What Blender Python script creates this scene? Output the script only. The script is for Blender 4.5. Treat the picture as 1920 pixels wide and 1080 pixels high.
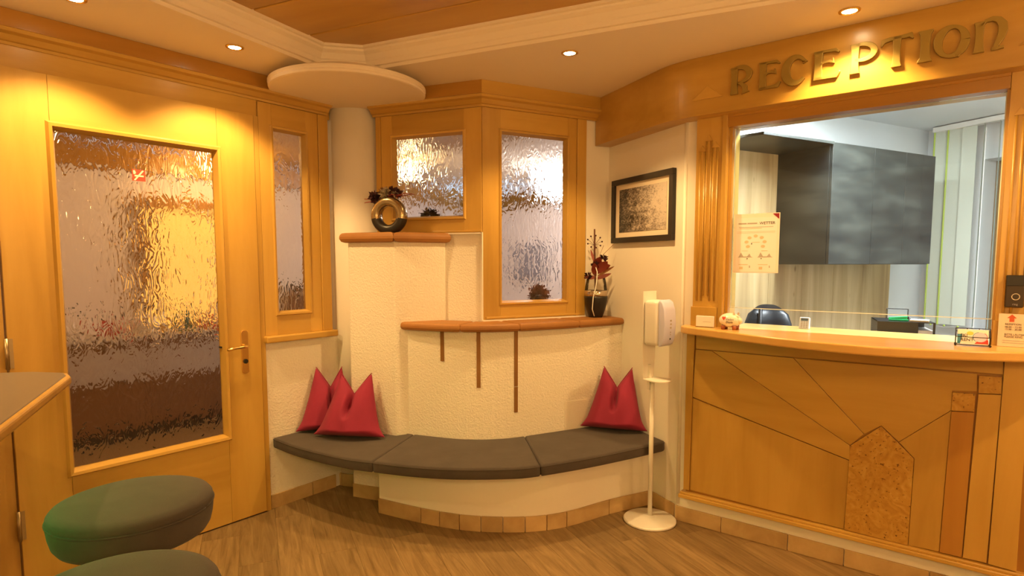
import bpy, bmesh, math, random
from mathutils import Vector, Matrix
random.seed(7)
for o in list(bpy.data.objects): bpy.data.objects.remove(o, do_unlink=True)
scene = bpy.context.scene
COL = scene.collection
R = math.radians

# ------------------------------------------------------------------ camera
F_PX, PITCH, CY, CAM_H = 1127.5, R(4.88), 589.1, 1.55
cam_d = bpy.data.cameras.new('camera'); cam = bpy.data.objects.new('camera', cam_d); COL.objects.link(cam)
cam.location = (0, 0, CAM_H); cam.rotation_euler = (math.pi/2 - PITCH, 0, 0)
cam_d.sensor_width = 36; cam_d.lens = 36*F_PX/1920; cam_d.shift_y = (CY-540)/1920
cam_d.clip_start = 0.05
scene.camera = cam

# ------------------------------------------------------------------ world, exposure, light levels
scene.view_settings.view_transform = 'Standard'
try: scene.view_settings.look = 'None'
except Exception: pass
scene.view_settings.gamma = 1; scene.view_settings.exposure = 0.14
scene.view_settings.use_curve_mapping = False
world = bpy.data.worlds.new('world'); scene.world = world; world.use_nodes = True
bg = world.node_tree.nodes['Background']; bg.inputs[0].default_value = (0.55, 0.75, 1.0, 1); bg.inputs[1].default_value = 1.2
WARM = (1.0, 0.62, 0.235)
WARM2 = (1.0, 0.635, 0.27)
COOL = (0.86, 0.95, 1.0)
P_DOWN = 78.0      # each ceiling downlight, watts
P_BACK = 60.0  # each added fill globe behind the camera, watts
P_OFFICE = 84.0
P_HALL = 25.0
P_HALL_END = 60.0

# ------------------------------------------------------------------ helpers
def tag(o, label=None, cat=None, group=None, kind=None):
    if label: o['label'] = label
    if cat: o['category'] = cat
    if group: o['group'] = group
    if kind: o['kind'] = kind
    return o
def mk(name, verts, faces, mat, parent=None, bevel=0, smooth=False, seg=2):
    me = bpy.data.meshes.new(name); me.from_pydata([tuple(v) for v in verts], [], faces)
    bm = bmesh.new(); bm.from_mesh(me); bmesh.ops.recalc_face_normals(bm, faces=bm.faces); bm.to_mesh(me); bm.free()
    me.materials.append(mat); o = bpy.data.objects.new(name, me); COL.objects.link(o)
    if parent is not None: o.parent = parent
    if smooth:
        for p in me.polygons: p.use_smooth = True
    if bevel:
        m = o.modifiers.new('bevel', 'BEVEL'); m.width = bevel; m.segments = seg; m.limit_method = 'ANGLE'; m.angle_limit = R(40)
    return o
def empty(name, loc=(0,0,0), rotz=0.0):
    o = bpy.data.objects.new(name, None); COL.objects.link(o); o.location = loc; o.rotation_euler = (0,0,rotz); o.empty_display_size = .05
    return o
class MB:
    def __init__(s): s.v=[]; s.f=[]
    def add(s, v, f):
        n=len(s.v); s.v+= [tuple(p) for p in v]; s.f+=[tuple(i+n for i in q) for q in f]; return s
    def box(s,x0,x1,y0,y1,z0,z1):
        return s.add([(x0,y0,z0),(x1,y0,z0),(x1,y1,z0),(x0,y1,z0),(x0,y0,z1),(x1,y0,z1),(x1,y1,z1),(x0,y1,z1)],
            [(0,3,2,1),(4,5,6,7),(0,1,5,4),(1,2,6,5),(2,3,7,6),(3,0,4,7)])
    def prism(s, poly, z0, z1):
        n=len(poly); return s.add([(p[0],p[1],z0) for p in poly]+[(p[0],p[1],z1) for p in poly],
            [tuple(range(n))[::-1], tuple(range(n,2*n))]+[(i,(i+1)%n,n+(i+1)%n,n+i) for i in range(n)])
    def prism_xz(s, poly, y0, y1):          # poly in (x,z)
        n=len(poly); return s.add([(p[0],y0,p[1]) for p in poly]+[(p[0],y1,p[1]) for p in poly],
            [tuple(range(n))[::-1], tuple(range(n,2*n))]+[(i,(i+1)%n,n+(i+1)%n,n+i) for i in range(n)])
    def lathe(s, prof, c=(0,0,0), n=32, sx=1, sy=1):
        k=len(prof); v=[]; f=[]
        for i in range(n):
            a=2*math.pi*i/n
            for r,z in prof: v.append((c[0]+r*math.cos(a)*sx, c[1]+r*math.sin(a)*sy, c[2]+z))
        for i in range(n):
            for j in range(k-1):
                a,b=i*k+j,((i+1)%n)*k+j; f.append((a,b,b+1,a+1))
        f.append(tuple(i*k for i in range(n))[::-1]); f.append(tuple(i*k+k-1 for i in range(n)))
        return s.add(v,f)
    def tube(s, pts, r, n=8):
        pts=[Vector(p) for p in pts]; rs = r if isinstance(r,(list,tuple)) else [r]*len(pts)
        v=[]; f=[]; prev=None
        for i,p in enumerate(pts):
            t=(pts[min(i+1,len(pts)-1)]-pts[max(i-1,0)]).normalized()
            a=Vector((0,0,1)) if abs(t.z)<.9 else Vector((1,0,0))
            if prev is None: x=t.cross(a).normalized()
            else: x=(prev-t*prev.dot(t)).normalized()
            prev=x; y=t.cross(x)
            for k in range(n):
                an=2*math.pi*k/n; v.append(p+(x*math.cos(an)+y*math.sin(an))*rs[i])
        for i in range(len(pts)-1):
            for k in range(n): f.append((i*n+k,i*n+(k+1)%n,(i+1)*n+(k+1)%n,(i+1)*n+k))
        f.append(tuple(range(n))[::-1]); f.append(tuple((len(pts)-1)*n+k for k in range(n)))
        return s.add(v,f)
    def sphere(s, c, r, n=10, m=7, sx=1, sy=1, sz=1):
        prof=[(max(.0001,r*math.sin(math.pi*j/m)), -r*math.cos(math.pi*j/m)*sz) for j in range(m+1)]
        return s.lathe(prof, c, n, sx, sy)
    def build(s, name, mat, parent=None, bevel=0, smooth=False, seg=2): return mk(name, s.v, s.f, mat, parent, bevel, smooth, seg)
def box(name,x0,x1,y0,y1,z0,z1,mat,parent=None,bevel=0): return MB().box(x0,x1,y0,y1,z0,z1).build(name,mat,parent,bevel)
def inset(poly, d):
    n=len(poly); A=sum(poly[i][0]*poly[(i+1)%n][1]-poly[(i+1)%n][0]*poly[i][1] for i in range(n))
    sg=1 if A>0 else -1; out=[]
    for i in range(n):
        p=Vector(poly[i][:2]); a=(p-Vector(poly[i-1][:2])).normalized(); b=(Vector(poly[(i+1)%n][:2])-p).normalized()
        na=Vector((-a.y,a.x))*sg; nb=Vector((-b.y,b.x))*sg; m=na+nb
        if m.length<1e-6: m=na
        m.normalize(); k=max(.4,m.dot(na)); out.append(tuple(p+m*(d/k)))
    return out
def pad(poly, z0, z1, r, crown=0.0):
    """closed slab with rounded edges"""
    lv=[(r*.9,z0),(r*.3,z0+r*.25),(0,z0+r*.9),(0,z1-r),(r*.12,z1-r*.5),(r*.45,z1-r*.13),(r*1.1,z1)]
    if crown: lv.append((r*1.1+.015, z1+crown))
    n=len(poly); v=[]; f=[]
    for d,z in lv: v+= [(p[0],p[1],z) for p in inset(poly,d)]
    for k in range(len(lv)-1):
        for i in range(n): f.append((k*n+i,k*n+(i+1)%n,(k+1)*n+(i+1)%n,(k+1)*n+i))
    f.append(tuple(range(n))[::-1]); f.append(tuple((len(lv)-1)*n+i for i in range(n)))
    return v,f
def bez(a,c,b,n=8): return [tuple((1-t)**2*a[i]+2*t*(1-t)*c[i]+t*t*b[i] for i in range(2)) for t in [k/n for k in range(n+1)]]
def catmull(pts, n=6):
    P=[Vector(p[:2]) for p in pts]; P=[2*P[0]-P[1]]+P+[2*P[-1]-P[-2]]; out=[]
    for i in range(1,len(P)-2):
        for k in range(n):
            t=k/n; a,b,c,d=P[i-1:i+3]
            out.append(tuple(.5*((2*b)+(c-a)*t+(2*a-5*b+4*c-d)*t*t+(3*b-a-3*c+d)*t**3)))
    out.append(tuple(P[-2])); return out
def resample(path, n):
    P=[Vector(p[:2]) for p in path]; L=[0]
    for i in range(1,len(P)): L.append(L[-1]+(P[i]-P[i-1]).length)
    out=[]
    for k in range(n+1):
        s=L[-1]*k/n; i=1
        while i<len(P)-1 and L[i]<s: i+=1
        t=(s-L[i-1])/max(1e-9,L[i]-L[i-1]); out.append(tuple(P[i-1].lerp(P[i],t)))
    return out
def plen(path): return sum((Vector(path[i+1][:2])-Vector(path[i][:2])).length for i in range(len(path)-1))
def sub(path, a, b, n=6):
    """part of a path between two arc lengths"""
    P=[Vector(p[:2]) for p in path]; L=[0]
    for i in range(1,len(P)): L.append(L[-1]+(P[i]-P[i-1]).length)
    def at(s):
        s=min(max(s,0),L[-1]); i=1
        while i<len(P)-1 and L[i]<s: i+=1
        return tuple(P[i-1].lerp(P[i],(s-L[i-1])/max(1e-9,L[i]-L[i-1])))
    return [at(a+(b-a)*k/n) for k in range(n+1)]
def offset_path(path, d):
    out=[]; n=len(path)
    for i in range(n):
        p=Vector(path[i][:2]); a=(p-Vector(path[i-1][:2])).normalized() if i>0 else None
        b=(Vector(path[i+1][:2])-p).normalized() if i<n-1 else None
        a=a or b; b=b or a
        na=Vector((-a.y,a.x)); nb=Vector((-b.y,b.x)); m=(na+nb).normalized(); out.append(tuple(p+m*(d/max(.4,m.dot(na)))))
    return out
def strip(path, d0, d1): return offset_path(path,d0)+offset_path(path,d1)[::-1]

class Fr:      # a vertical wall frame: u to the right seen from the room, v into the wall, z up
    def __init__(s,ox,oy,deg):
        s.o=Vector((ox,oy)); s.a=R(deg); s.U=Vector((math.cos(s.a),math.sin(s.a))); s.V=Vector((-math.sin(s.a),math.cos(s.a)))
    def w(s,u,v): p=s.o+s.U*u+s.V*v; return (p.x,p.y)
    def loc(s,p): q=Vector(p[:2])-s.o; return (q.dot(s.U),q.dot(s.V))
    def root(s,name,u=0,v=0,z=0): p=s.w(u,v); return empty(name,(p[0],p[1],z),s.a)
    def at(s,o): o.location=(s.o.x,s.o.y,0); o.rotation_euler=(0,0,s.a); return o
def isect(p,d,q,e):
    den=d[0]*e[1]-d[1]*e[0]; t=((q[0]-p[0])*e[1]-(q[1]-p[1])*e[0])/den; return (p[0]+d[0]*t,p[1]+d[1]*t)
def ray(x,y):
    cp,sp=math.cos(PITCH),math.sin(PITCH); a=(x-960)/F_PX; b=-(y-CY)/F_PX
    return Vector((a, cp+b*sp, -sp+b*cp))
def pz(x,y,h): d=ray(x,y); t=(h-CAM_H)/d.z; return (d.x*t,d.y*t)
def pix(fr,x,y,v=0):
    d=ray(x,y); d2=Vector((d.x,d.y)); t=(fr.o.dot(fr.V)+v)/d2.dot(fr.V); p=d2*t; return ((p-fr.o).dot(fr.U), CAM_H+d.z*t)
FA=Fr(-1.552,3.66,51.8); FB=Fr(1.0,3.53,-38.2); FC=Fr(-.188,3.828,-21.4); FD=Fr(-.188,3.828,27.2); FE=Fr(1.0,3.53,-66.7)
CEIL=2.66

# ------------------------------------------------------------------ materials
MATS={}
def new(name):
    m=bpy.data.materials.new(name); m.use_nodes=True; nt=m.node_tree; b=nt.nodes['Principled BSDF']; MATS[name]=m; return m,nt,b
def N(nt,t,**k):
    n=nt.nodes.new(t)
    for a,v in k.items():
        if a in n.inputs: n.inputs[a].default_value=v
        else: setattr(n,a,v)
    return n
def plain(name,c,rough=.5,metal=0,emit=None,es=0,**kw):
    m,nt,b=new(name); b.inputs['Base Color'].default_value=(*c,1); b.inputs['Roughness'].default_value=rough; b.inputs['Metallic'].default_value=metal
    if emit: b.inputs['Emission Color'].default_value=(*emit,1); b.inputs['Emission Strength'].default_value=es
    for k,v in kw.items(): b.inputs[k].default_value=v
    return m
def coords(nt,scale,src='Object',rot=(0,0,0)):
    t=N(nt,'ShaderNodeTexCoord'); mp=N(nt,'ShaderNodeMapping'); mp.inputs['Scale'].default_value=scale; mp.inputs['Rotation'].default_value=rot
    nt.links.new(t.outputs[src],mp.inputs[0]); return mp
def ramp(nt,fac,stops):
    r=N(nt,'ShaderNodeValToRGB'); e=r.color_ramp.elements
    while len(e)<len(stops): e.new(.5)
    for i,(p,c) in enumerate(stops): e[i].position=p; e[i].color=(*c,1)
    nt.links.new(fac,r.inputs[0]); return r.outputs[0]
def bump(nt,b,h,strength,dist=.01):
    n=N(nt,'ShaderNodeBump'); n.inputs['Strength'].default_value=strength; n.inputs['Distance'].default_value=dist
    nt.links.new(h,n.inputs['Height']); nt.links.new(n.outputs[0],b.inputs['Normal']); return n
def wood(name,c1,c2,scale=(14,14,1.2),rough=.33,rot=(0,0,0),rand=.06,fig=True):
    m,nt,b=new(name); mp=coords(nt,scale,rot=rot)
    oi=N(nt,'ShaderNodeObjectInfo'); add=N(nt,'ShaderNodeVectorMath',operation='ADD'); sc=N(nt,'ShaderNodeVectorMath',operation='SCALE'); sc.inputs['Scale'].default_value=37
    cx=N(nt,'ShaderNodeCombineXYZ')
    for i in range(3): nt.links.new(oi.outputs['Random'],cx.inputs[i])
    nt.links.new(cx.outputs[0],sc.inputs[0]); nt.links.new(mp.outputs[0],add.inputs[0]); nt.links.new(sc.outputs[0],add.inputs[1])
    n1=N(nt,'ShaderNodeTexNoise'); n1.inputs['Scale'].default_value=1.0; n1.inputs['Detail'].default_value=7; n1.inputs['Roughness'].default_value=.62; n1.inputs['Distortion'].default_value=.5
    nt.links.new(add.outputs[0],n1.inputs['Vector'])
    n2=N(nt,'ShaderNodeTexNoise'); n2.inputs['Scale'].default_value=.42; n2.inputs['Detail'].default_value=3
    nt.links.new(add.outputs[0],n2.inputs['Vector'])
    mx=N(nt,'ShaderNodeMath',operation='ADD'); a=N(nt,'ShaderNodeMath',operation='MULTIPLY'); a.inputs[1].default_value=.38
    c=N(nt,'ShaderNodeMath',operation='MULTIPLY'); c.inputs[1].default_value=.62
    nt.links.new(n1.outputs[0],a.inputs[0]); nt.links.new(n2.outputs[0],c.inputs[0]); nt.links.new(a.outputs[0],mx.inputs[0]); nt.links.new(c.outputs[0],mx.inputs[1])
    col=ramp(nt,mx.outputs[0],[(.36,tuple(x*.93 for x in c2)),(.5,tuple((x+y)/2 for x,y in zip(c1,c2))),(.62,c1)])
    hs=N(nt,'ShaderNodeHueSaturation'); mr=N(nt,'ShaderNodeMapRange'); mr.inputs[3].default_value=1-rand; mr.inputs[4].default_value=1+rand
    nt.links.new(oi.outputs['Random'],mr.inputs[0]); nt.links.new(mr.outputs[0],hs.inputs['Value']); nt.links.new(col,hs.inputs['Color'])
    nt.links.new(hs.outputs[0],b.inputs['Base Color']); b.inputs['Roughness'].default_value=rough; b.inputs['Coat Weight'].default_value=.25; b.inputs['Coat Roughness'].default_value=.22
    bump(nt,b,n1.outputs[0],.06,.004); return m
def plaster(name,c,scale=160,strength=.25,dist=.004,rough=.85,big=0):
    m,nt,b=new(name); mp=coords(nt,(1,1,1)); n=N(nt,'ShaderNodeTexNoise'); n.inputs['Scale'].default_value=scale; n.inputs['Detail'].default_value=4; n.inputs['Roughness'].default_value=.6
    nt.links.new(mp.outputs[0],n.inputs['Vector']); b.inputs['Base Color'].default_value=(*c,1); b.inputs['Roughness'].default_value=rough
    bump(nt,b,n.outputs[0],strength,dist); return m
W_A,W_B=(.575,.345,.075),(.455,.255,.042)
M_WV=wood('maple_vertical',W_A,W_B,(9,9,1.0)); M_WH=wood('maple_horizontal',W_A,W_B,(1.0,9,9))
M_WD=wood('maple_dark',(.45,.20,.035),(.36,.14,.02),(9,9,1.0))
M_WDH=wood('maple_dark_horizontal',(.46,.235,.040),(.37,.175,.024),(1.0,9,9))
M_WP=wood('maple_reddish',(.43,.205,.032),(.36,.16,.020),(9,9,1.0))
M_TOP=wood('counter_maple',(.74,.47,.16),(.64,.36,.09),(1.2,8,8),.28)
M_CEILW=wood('ceiling_planks_wood',(.54,.31,.055),(.45,.235,.034),(1.2,9,9),.4)
M_PL=plaster('wall_plaster',(.83,.78,.69),220,.25,.003)
M_RP=plaster('rough_plaster',(.83,.77,.67),85,.6,.010)
M_CE=plaster('ceiling_paint',(.87,.77,.63),300,.08,.002)
M_TERRA=wood('terracotta_tile',(.36,.16,.038),(.30,.125,.028),(5,5,5),.42)
M_STRIP=wood('brown_strip',(.27,.125,.028),(.23,.10,.02),(5,5,5),.5)
M_TILE=wood('base_tile',(.60,.42,.20),(.44,.28,.12),(9,9,9),.45,rand=.12)
for m_ in (M_TERRA,M_STRIP,M_TILE): m_.node_tree.nodes['Principled BSDF'].inputs['Coat Weight'].default_value=0; m_.node_tree.nodes['Principled BSDF'].inputs['Roughness'].default_value=.58
M_GROUT=plain('grout',(.22,.15,.09),.9)
M_BLACK=plain('black_plastic',(.012,.011,.011),.35)
M_DARK=plain('dark_metal',(.03,.028,.026),.4,.6)
M_WHITE=plain('white_plastic',(.82,.80,.76),.35)
M_WMETAL=plain('white_powder_coat',(.84,.81,.75),.4)
M_LILAC=plain('lilac_cover',(.62,.64,.90),.3)
M_BRASS=plain('brass',(.83,.58,.22),.22,1)
M_HINGE=plain('hinge_metal',(.45,.36,.22),.35,1)
M_CHROME=plain('chrome',(.75,.72,.66),.12,1)
M_PAPER=plain('paper',(.82,.76,.70),.7)
M_INK=plain('ink',(.03,.03,.035),.7); M_GREYINK=plain('grey_ink',(.42,.38,.36),.7); M_TAN=plain('tan_ink',(.62,.52,.36),.7)
M_RED=plain('red_print',(.62,.05,.03),.5); M_DRED=plain('dark_red_print',(.25,.01,.02),.5)
M_BLUE=plain('blue_print',(.05,.22,.36),.5); M_YEL=plain('yellow_print',(.75,.55,.10),.5)
M_GREEN=plain('green_plastic',(.03,.50,.16),.4)
M_FRAME=plain('black_frame',(.014,.010,.008),.4)
M_MAT=plain('picture_mount',(.78,.68,.54),.8)
M_GOLD=plain('gilt_letter',(.34,.24,.055),.38,.45)
M_LEATH=plain('black_leather',(.016,.017,.020),.32)
M_BARTOP=plain('grey_laminate',(.16,.135,.11),.28)
M_CAV=plain('dark_gap',(.02,.012,.006),.9)
M_OWALL=plaster('office_wall_paint',(.80,.82,.83),300,.06,.002)
M_LAMP=plain('lamp_lens',(1,.9,.7),.4,0,(1,.78,.45),60)
M_LAMPC=plain('ceiling_lamp_lens',(1,1,1),.4,0,(1,.96,.88),30)

def fabric(name,c,sc=420,rough=.95,strength=.35,mott=.12):
    m,nt,b=new(name); mp=coords(nt,(1,1,1)); n=N(nt,'ShaderNodeTexNoise'); n.inputs['Scale'].default_value=sc; n.inputs['Detail'].default_value=2
    n2=N(nt,'ShaderNodeTexNoise'); n2.inputs['Scale'].default_value=9; n2.inputs['Detail'].default_value=4
    for q in (n,n2): nt.links.new(mp.outputs[0],q.inputs['Vector'])
    col=ramp(nt,n2.outputs[0],[(.3,tuple(x*(1-mott) for x in c)),(.7,tuple(x*(1+mott) for x in c))])
    nt.links.new(col,b.inputs['Base Color']); b.inputs['Roughness'].default_value=rough
    b.inputs['Sheen Weight'].default_value=.06; b.inputs['Sheen Roughness'].default_value=.5
    bump(nt,b,n.outputs[0],strength,.002); return m
M_SEAT=fabric('grey_brown_felt',(.070,.055,.048)); M_STOOL=fabric('grey_stool_felt',(.055,.046,.037)); M_PIL=fabric('crimson_cloth',(.28,.012,.052),700,.8,.25,.06)
M_SEAM=plain('dark_seam',(.03,.026,.022),.9)

# burl wood
m,nt,b=new('burl_wood'); mp=coords(nt,(1,1,1)); v=N(nt,'ShaderNodeTexNoise'); v.inputs['Scale'].default_value=16; v.inputs['Detail'].default_value=8; v.inputs['Distortion'].default_value=2.2
nt.links.new(mp.outputs[0],v.inputs['Vector']); v2=N(nt,'ShaderNodeTexNoise'); v2.inputs['Scale'].default_value=85; v2.inputs['Detail'].default_value=2; nt.links.new(mp.outputs[0],v2.inputs['Vector'])
c1=ramp(nt,v.outputs[0],[(.3,(.40,.20,.030)),(.5,(.49,.265,.042)),(.7,(.56,.33,.07))]); c2=ramp(nt,v2.outputs[0],[(.29,(.16,.05,.012)),(.37,(1,1,1)),(1,(1,1,1))])
mx=N(nt,'ShaderNodeMix',data_type='RGBA',blend_type='MULTIPLY'); mx.inputs[0].default_value=.85; nt.links.new(c1,mx.inputs[6]); nt.links.new(c2,mx.inputs[7]); nt.links.new(mx.outputs[2],b.inputs['Base Color']); b.inputs['Roughness'].default_value=.35
M_BURL=m
# floor vinyl
def floor_mat(name):
    m,nt,b=new(name); mp=coords(nt,(2.0,24,24)); oi=N(nt,'ShaderNodeObjectInfo')
    cx=N(nt,'ShaderNodeCombineXYZ'); sc=N(nt,'ShaderNodeVectorMath',operation='SCALE'); sc.inputs['Scale'].default_value=61; add=N(nt,'ShaderNodeVectorMath',operation='ADD')
    for i in range(3): nt.links.new(oi.outputs['Random'],cx.inputs[i])
    nt.links.new(cx.outputs[0],sc.inputs[0]); nt.links.new(mp.outputs[0],add.inputs[0]); nt.links.new(sc.outputs[0],add.inputs[1])
    n1=N(nt,'ShaderNodeTexNoise'); n1.inputs['Scale'].default_value=1.3; n1.inputs['Detail'].default_value=9; n1.inputs['Roughness'].default_value=.66; n1.inputs['Distortion'].default_value=1.0
    nt.links.new(add.outputs[0],n1.inputs['Vector'])
    col=ramp(nt,n1.outputs[0],[(.28,(.150,.090,.033)),(.47,(.245,.155,.064)),(.60,(.30,.196,.086)),(.76,(.40,.27,.13))])
    hs=N(nt,'ShaderNodeHueSaturation'); mr=N(nt,'ShaderNodeMapRange'); mr.inputs[3].default_value=.82; mr.inputs[4].default_value=1.14
    nt.links.new(oi.outputs['Random'],mr.inputs[0]); nt.links.new(mr.outputs[0],hs.inputs['Value']); nt.links.new(col,hs.inputs['Color']); nt.links.new(hs.outputs[0],b.inputs['Base Color'])
    b.inputs['Roughness'].default_value=.42; bump(nt,b,n1.outputs[0],.12,.003); return m
M_FLOOR=floor_mat('vinyl_plank')
# office materials
m,nt,b=new('oak_panel'); mp=coords(nt,(7,7,.5)); n=N(nt,'ShaderNodeTexNoise'); n.inputs['Scale'].default_value=1.2; n.inputs['Detail'].default_value=6; n.inputs['Distortion'].default_value=.6; nt.links.new(mp.outputs[0],n.inputs['Vector'])
kn=N(nt,'ShaderNodeTexVoronoi'); kn.inputs['Scale'].default_value=3.2; mk2=coords(nt,(2.2,1,1)); nt.links.new(mk2.outputs[0],kn.inputs['Vector'])
c1=ramp(nt,n.outputs[0],[(.34,(.44,.29,.13)),(.5,(.60,.43,.21)),(.64,(.72,.55,.30))]); c2=ramp(nt,kn.outputs['Distance'],[(0,(.25,.16,.09)),(.045,(.55,.45,.32)),(.09,(1,1,1))])
mx=N(nt,'ShaderNodeMix',data_type='RGBA',blend_type='MULTIPLY'); mx.inputs[0].default_value=.8; nt.links.new(c1,mx.inputs[6]); nt.links.new(c2,mx.inputs[7]); nt.links.new(mx.outputs[2],b.inputs['Base Color']); b.inputs['Roughness'].default_value=.5
M_OAK=m
m,nt,b=new('slate_laminate'); mp=coords(nt,(1.4,1.4,5)); n=N(nt,'ShaderNodeTexNoise'); n.inputs['Scale'].default_value=1.6; n.inputs['Detail'].default_value=3; n.inputs['Roughness'].default_value=.5; nt.links.new(mp.outputs[0],n.inputs['Vector'])
c1=ramp(nt,n.outputs[0],[(.34,(.020,.021,.020)),(.52,(.040,.043,.038)),(.68,(.072,.076,.066))]); nt.links.new(c1,b.inputs['Base Color']); b.inputs['Roughness'].default_value=.38
M_SLATE=m
M_BLIND=plain('blind_fabric',(.60,.63,.54),.8); M_LIME=plain('lime_blind_edge',(.50,.62,.12),.8)
# clear sheet (thin): transparent with a fresnel reflection
def sheet(name,tint=(1,1,1),base=.03):
    m=bpy.data.materials.new(name); m.use_nodes=True; nt=m.node_tree; nt.nodes.clear(); MATS[name]=m
    o=N(nt,'ShaderNodeOutputMaterial'); t=N(nt,'ShaderNodeBsdfTransparent'); t.inputs[0].default_value=(*tint,1); g=N(nt,'ShaderNodeBsdfGlossy'); g.inputs['Roughness'].default_value=.02
    f=N(nt,'ShaderNodeFresnel'); f.inputs['IOR'].default_value=1.38; x=N(nt,'ShaderNodeMixShader'); nt.links.new(f.outputs[0],x.inputs[0]); nt.links.new(t.outputs[0],x.inputs[1]); nt.links.new(g.outputs[0],x.inputs[2]); nt.links.new(x.outputs[0],o.inputs[0]); return m
M_SHEET=sheet('clear_sheet',(.97,.99,.985)); M_VGLASS=sheet('vase_glass',(.93,.92,.90)); M_WINGLASS=sheet('window_glass',(.95,.98,1))
M_EDGE=plain('sheet_edge',(.80,.88,.84),.15,0,None,0)
# rippled glass
m,nt,b=new('rippled_glass'); mp=coords(nt,(1,1,.42)); n=N(nt,'ShaderNodeTexNoise'); n.inputs['Scale'].default_value=24; n.inputs['Detail'].default_value=1.0; n.inputs['Distortion'].default_value=2.2; nt.links.new(mp.outputs[0],n.inputs['Vector'])
n2=N(nt,'ShaderNodeTexNoise'); n2.inputs['Scale'].default_value=60; n2.inputs['Detail'].default_value=1; nt.links.new(mp.outputs[0],n2.inputs['Vector'])
s=N(nt,'ShaderNodeMath',operation='MULTIPLY_ADD'); s.inputs[1].default_value=.06; nt.links.new(n2.outputs[0],s.inputs[0]); nt.links.new(n.outputs[0],s.inputs[2])
b.inputs['Transmission Weight'].default_value=1; b.inputs['Roughness'].default_value=.03; b.inputs['IOR'].default_value=1.42; b.inputs['Base Color'].default_value=(.95,.88,.82,1)
bump(nt,b,s.outputs[0],.17,.02); M_RIP=m
# aerial photograph print
m,nt,b=new('aerial_photo_print'); mp=coords(nt,(1,1,1),'Generated'); n=N(nt,'ShaderNodeTexNoise'); n.inputs['Scale'].default_value=5; n.inputs['Detail'].default_value=10; n.inputs['Roughness'].default_value=.72; nt.links.new(mp.outputs[0],n.inputs['Vector'])
v=N(nt,'ShaderNodeTexVoronoi'); v.inputs['Scale'].default_value=34; nt.links.new(mp.outputs[0],v.inputs['Vector'])
sx=N(nt,'ShaderNodeSeparateXYZ'); nt.links.new(mp.outputs[0],sx.inputs[0])
gx=N(nt,'ShaderNodeMath',operation='MULTIPLY_ADD'); gx.inputs[1].default_value=.42; gx.inputs[2].default_value=-.14; nt.links.new(sx.outputs[0],gx.inputs[0])
gz=N(nt,'ShaderNodeMath',operation='MULTIPLY_ADD'); gz.inputs[1].default_value=.12; nt.links.new(sx.outputs[2],gz.inputs[0]); nt.links.new(gx.outputs[0],gz.inputs[2])
ad=N(nt,'ShaderNodeMath',operation='ADD'); nt.links.new(gz.outputs[0],ad.inputs[0]); nt.links.new(n.outputs[0],ad.inputs[1])
vm=N(nt,'ShaderNodeMath',operation='MULTIPLY_ADD'); vm.inputs[1].default_value=.28; nt.links.new(v.outputs['Distance'],vm.inputs[0]); nt.links.new(ad.outputs[0],vm.inputs[2])
c=ramp(nt,vm.outputs[0],[(.47,(.008,.006,.005)),(.58,(.04,.033,.028)),(.72,(.17,.14,.12)),(.95,(.55,.48,.42))]); nt.links.new(c,b.inputs['Base Color']); b.inputs['Roughness'].default_value=.25
M_PHOTO=m

# ================================================================== STRUCTURE
def structure(o): o['kind']='structure'; return o
# ---- floor
fl=structure(empty('floor')); FE.at(fl)
box('floor_base',-5.5,7.5,-7.5,9,-.06,-.004,M_FLOOR,fl)
pw,pl_,gap=.195,1.25,.0008
base_pl=None
v0=-3.6
for i in range(21):
    off=random.random()*pl_; u=-1.6-off; y=v0+i*pw
    k=0
    while u<3.6:
        if u+pl_>-1.5:
            if base_pl is None:
                base_pl=MB().box(0,pl_-gap,0,pw-gap,-.004,0).build('plank',M_FLOOR,fl,.0005); q=base_pl
            else:
                q=base_pl.copy(); COL.objects.link(q)
            q.location=(u,y,0)
        u+=pl_
# ---- left wall (door wall)
wl=structure(empty('wall_left')); FA.at(wl)
box('plaster_panel',-4.6,-1.30,0.0,.12,0,CEIL,M_PL,wl)
box('plaster_panel',.03,.62,-.004,.12,0,1.06,M_RP,wl)
box('lintel_core',-1.30,.56,.02,.12,2.50,CEIL,M_WH,wl)
# frieze, crown
box('frieze_board',-3.2,.03,-.012,.03,2.42,2.56,M_WH,wl,.002)
box('frieze_board',.03,.515,-.006,.03,2.375+.13,2.56,M_WH,wl,.002)
def crown(name,u0,u1,parent,y=0,zb=2.515,e0=0,e1=0):
    prof=[(0,zb),(-.018,zb),(-.022,zb+.012),(-.032,zb+.016),(-.050,zb+.038),(-.072,zb+.046),(-.078,zb+.060),(-.070,zb+.066),(0,zb+.066)]
    n=len(prof); vs=[(u0+e0*p[0],p[0]+y,p[1]) for p in prof]+[(u1+e1*p[0],p[0]+y,p[1]) for p in prof]
    fs=[tuple(range(n)),tuple(range(n,2*n))[::-1]]+[(i,(i+1)%n,n+(i+1)%n,n+i) for i in range(n)]
    return mk(name,vs,fs,M_WH,parent)
crown('crown_moulding',-3.2,.52,wl)
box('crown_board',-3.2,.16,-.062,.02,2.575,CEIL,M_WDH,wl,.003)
# door post running to the floor right of the door
box('door_post',0.002,.032,-.022,.10,0,2.42,M_WV,wl,.002)
box('door_post',-1.30,-1.214,-.016,.10,0,2.42,M_WV,wl,.002)

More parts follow.
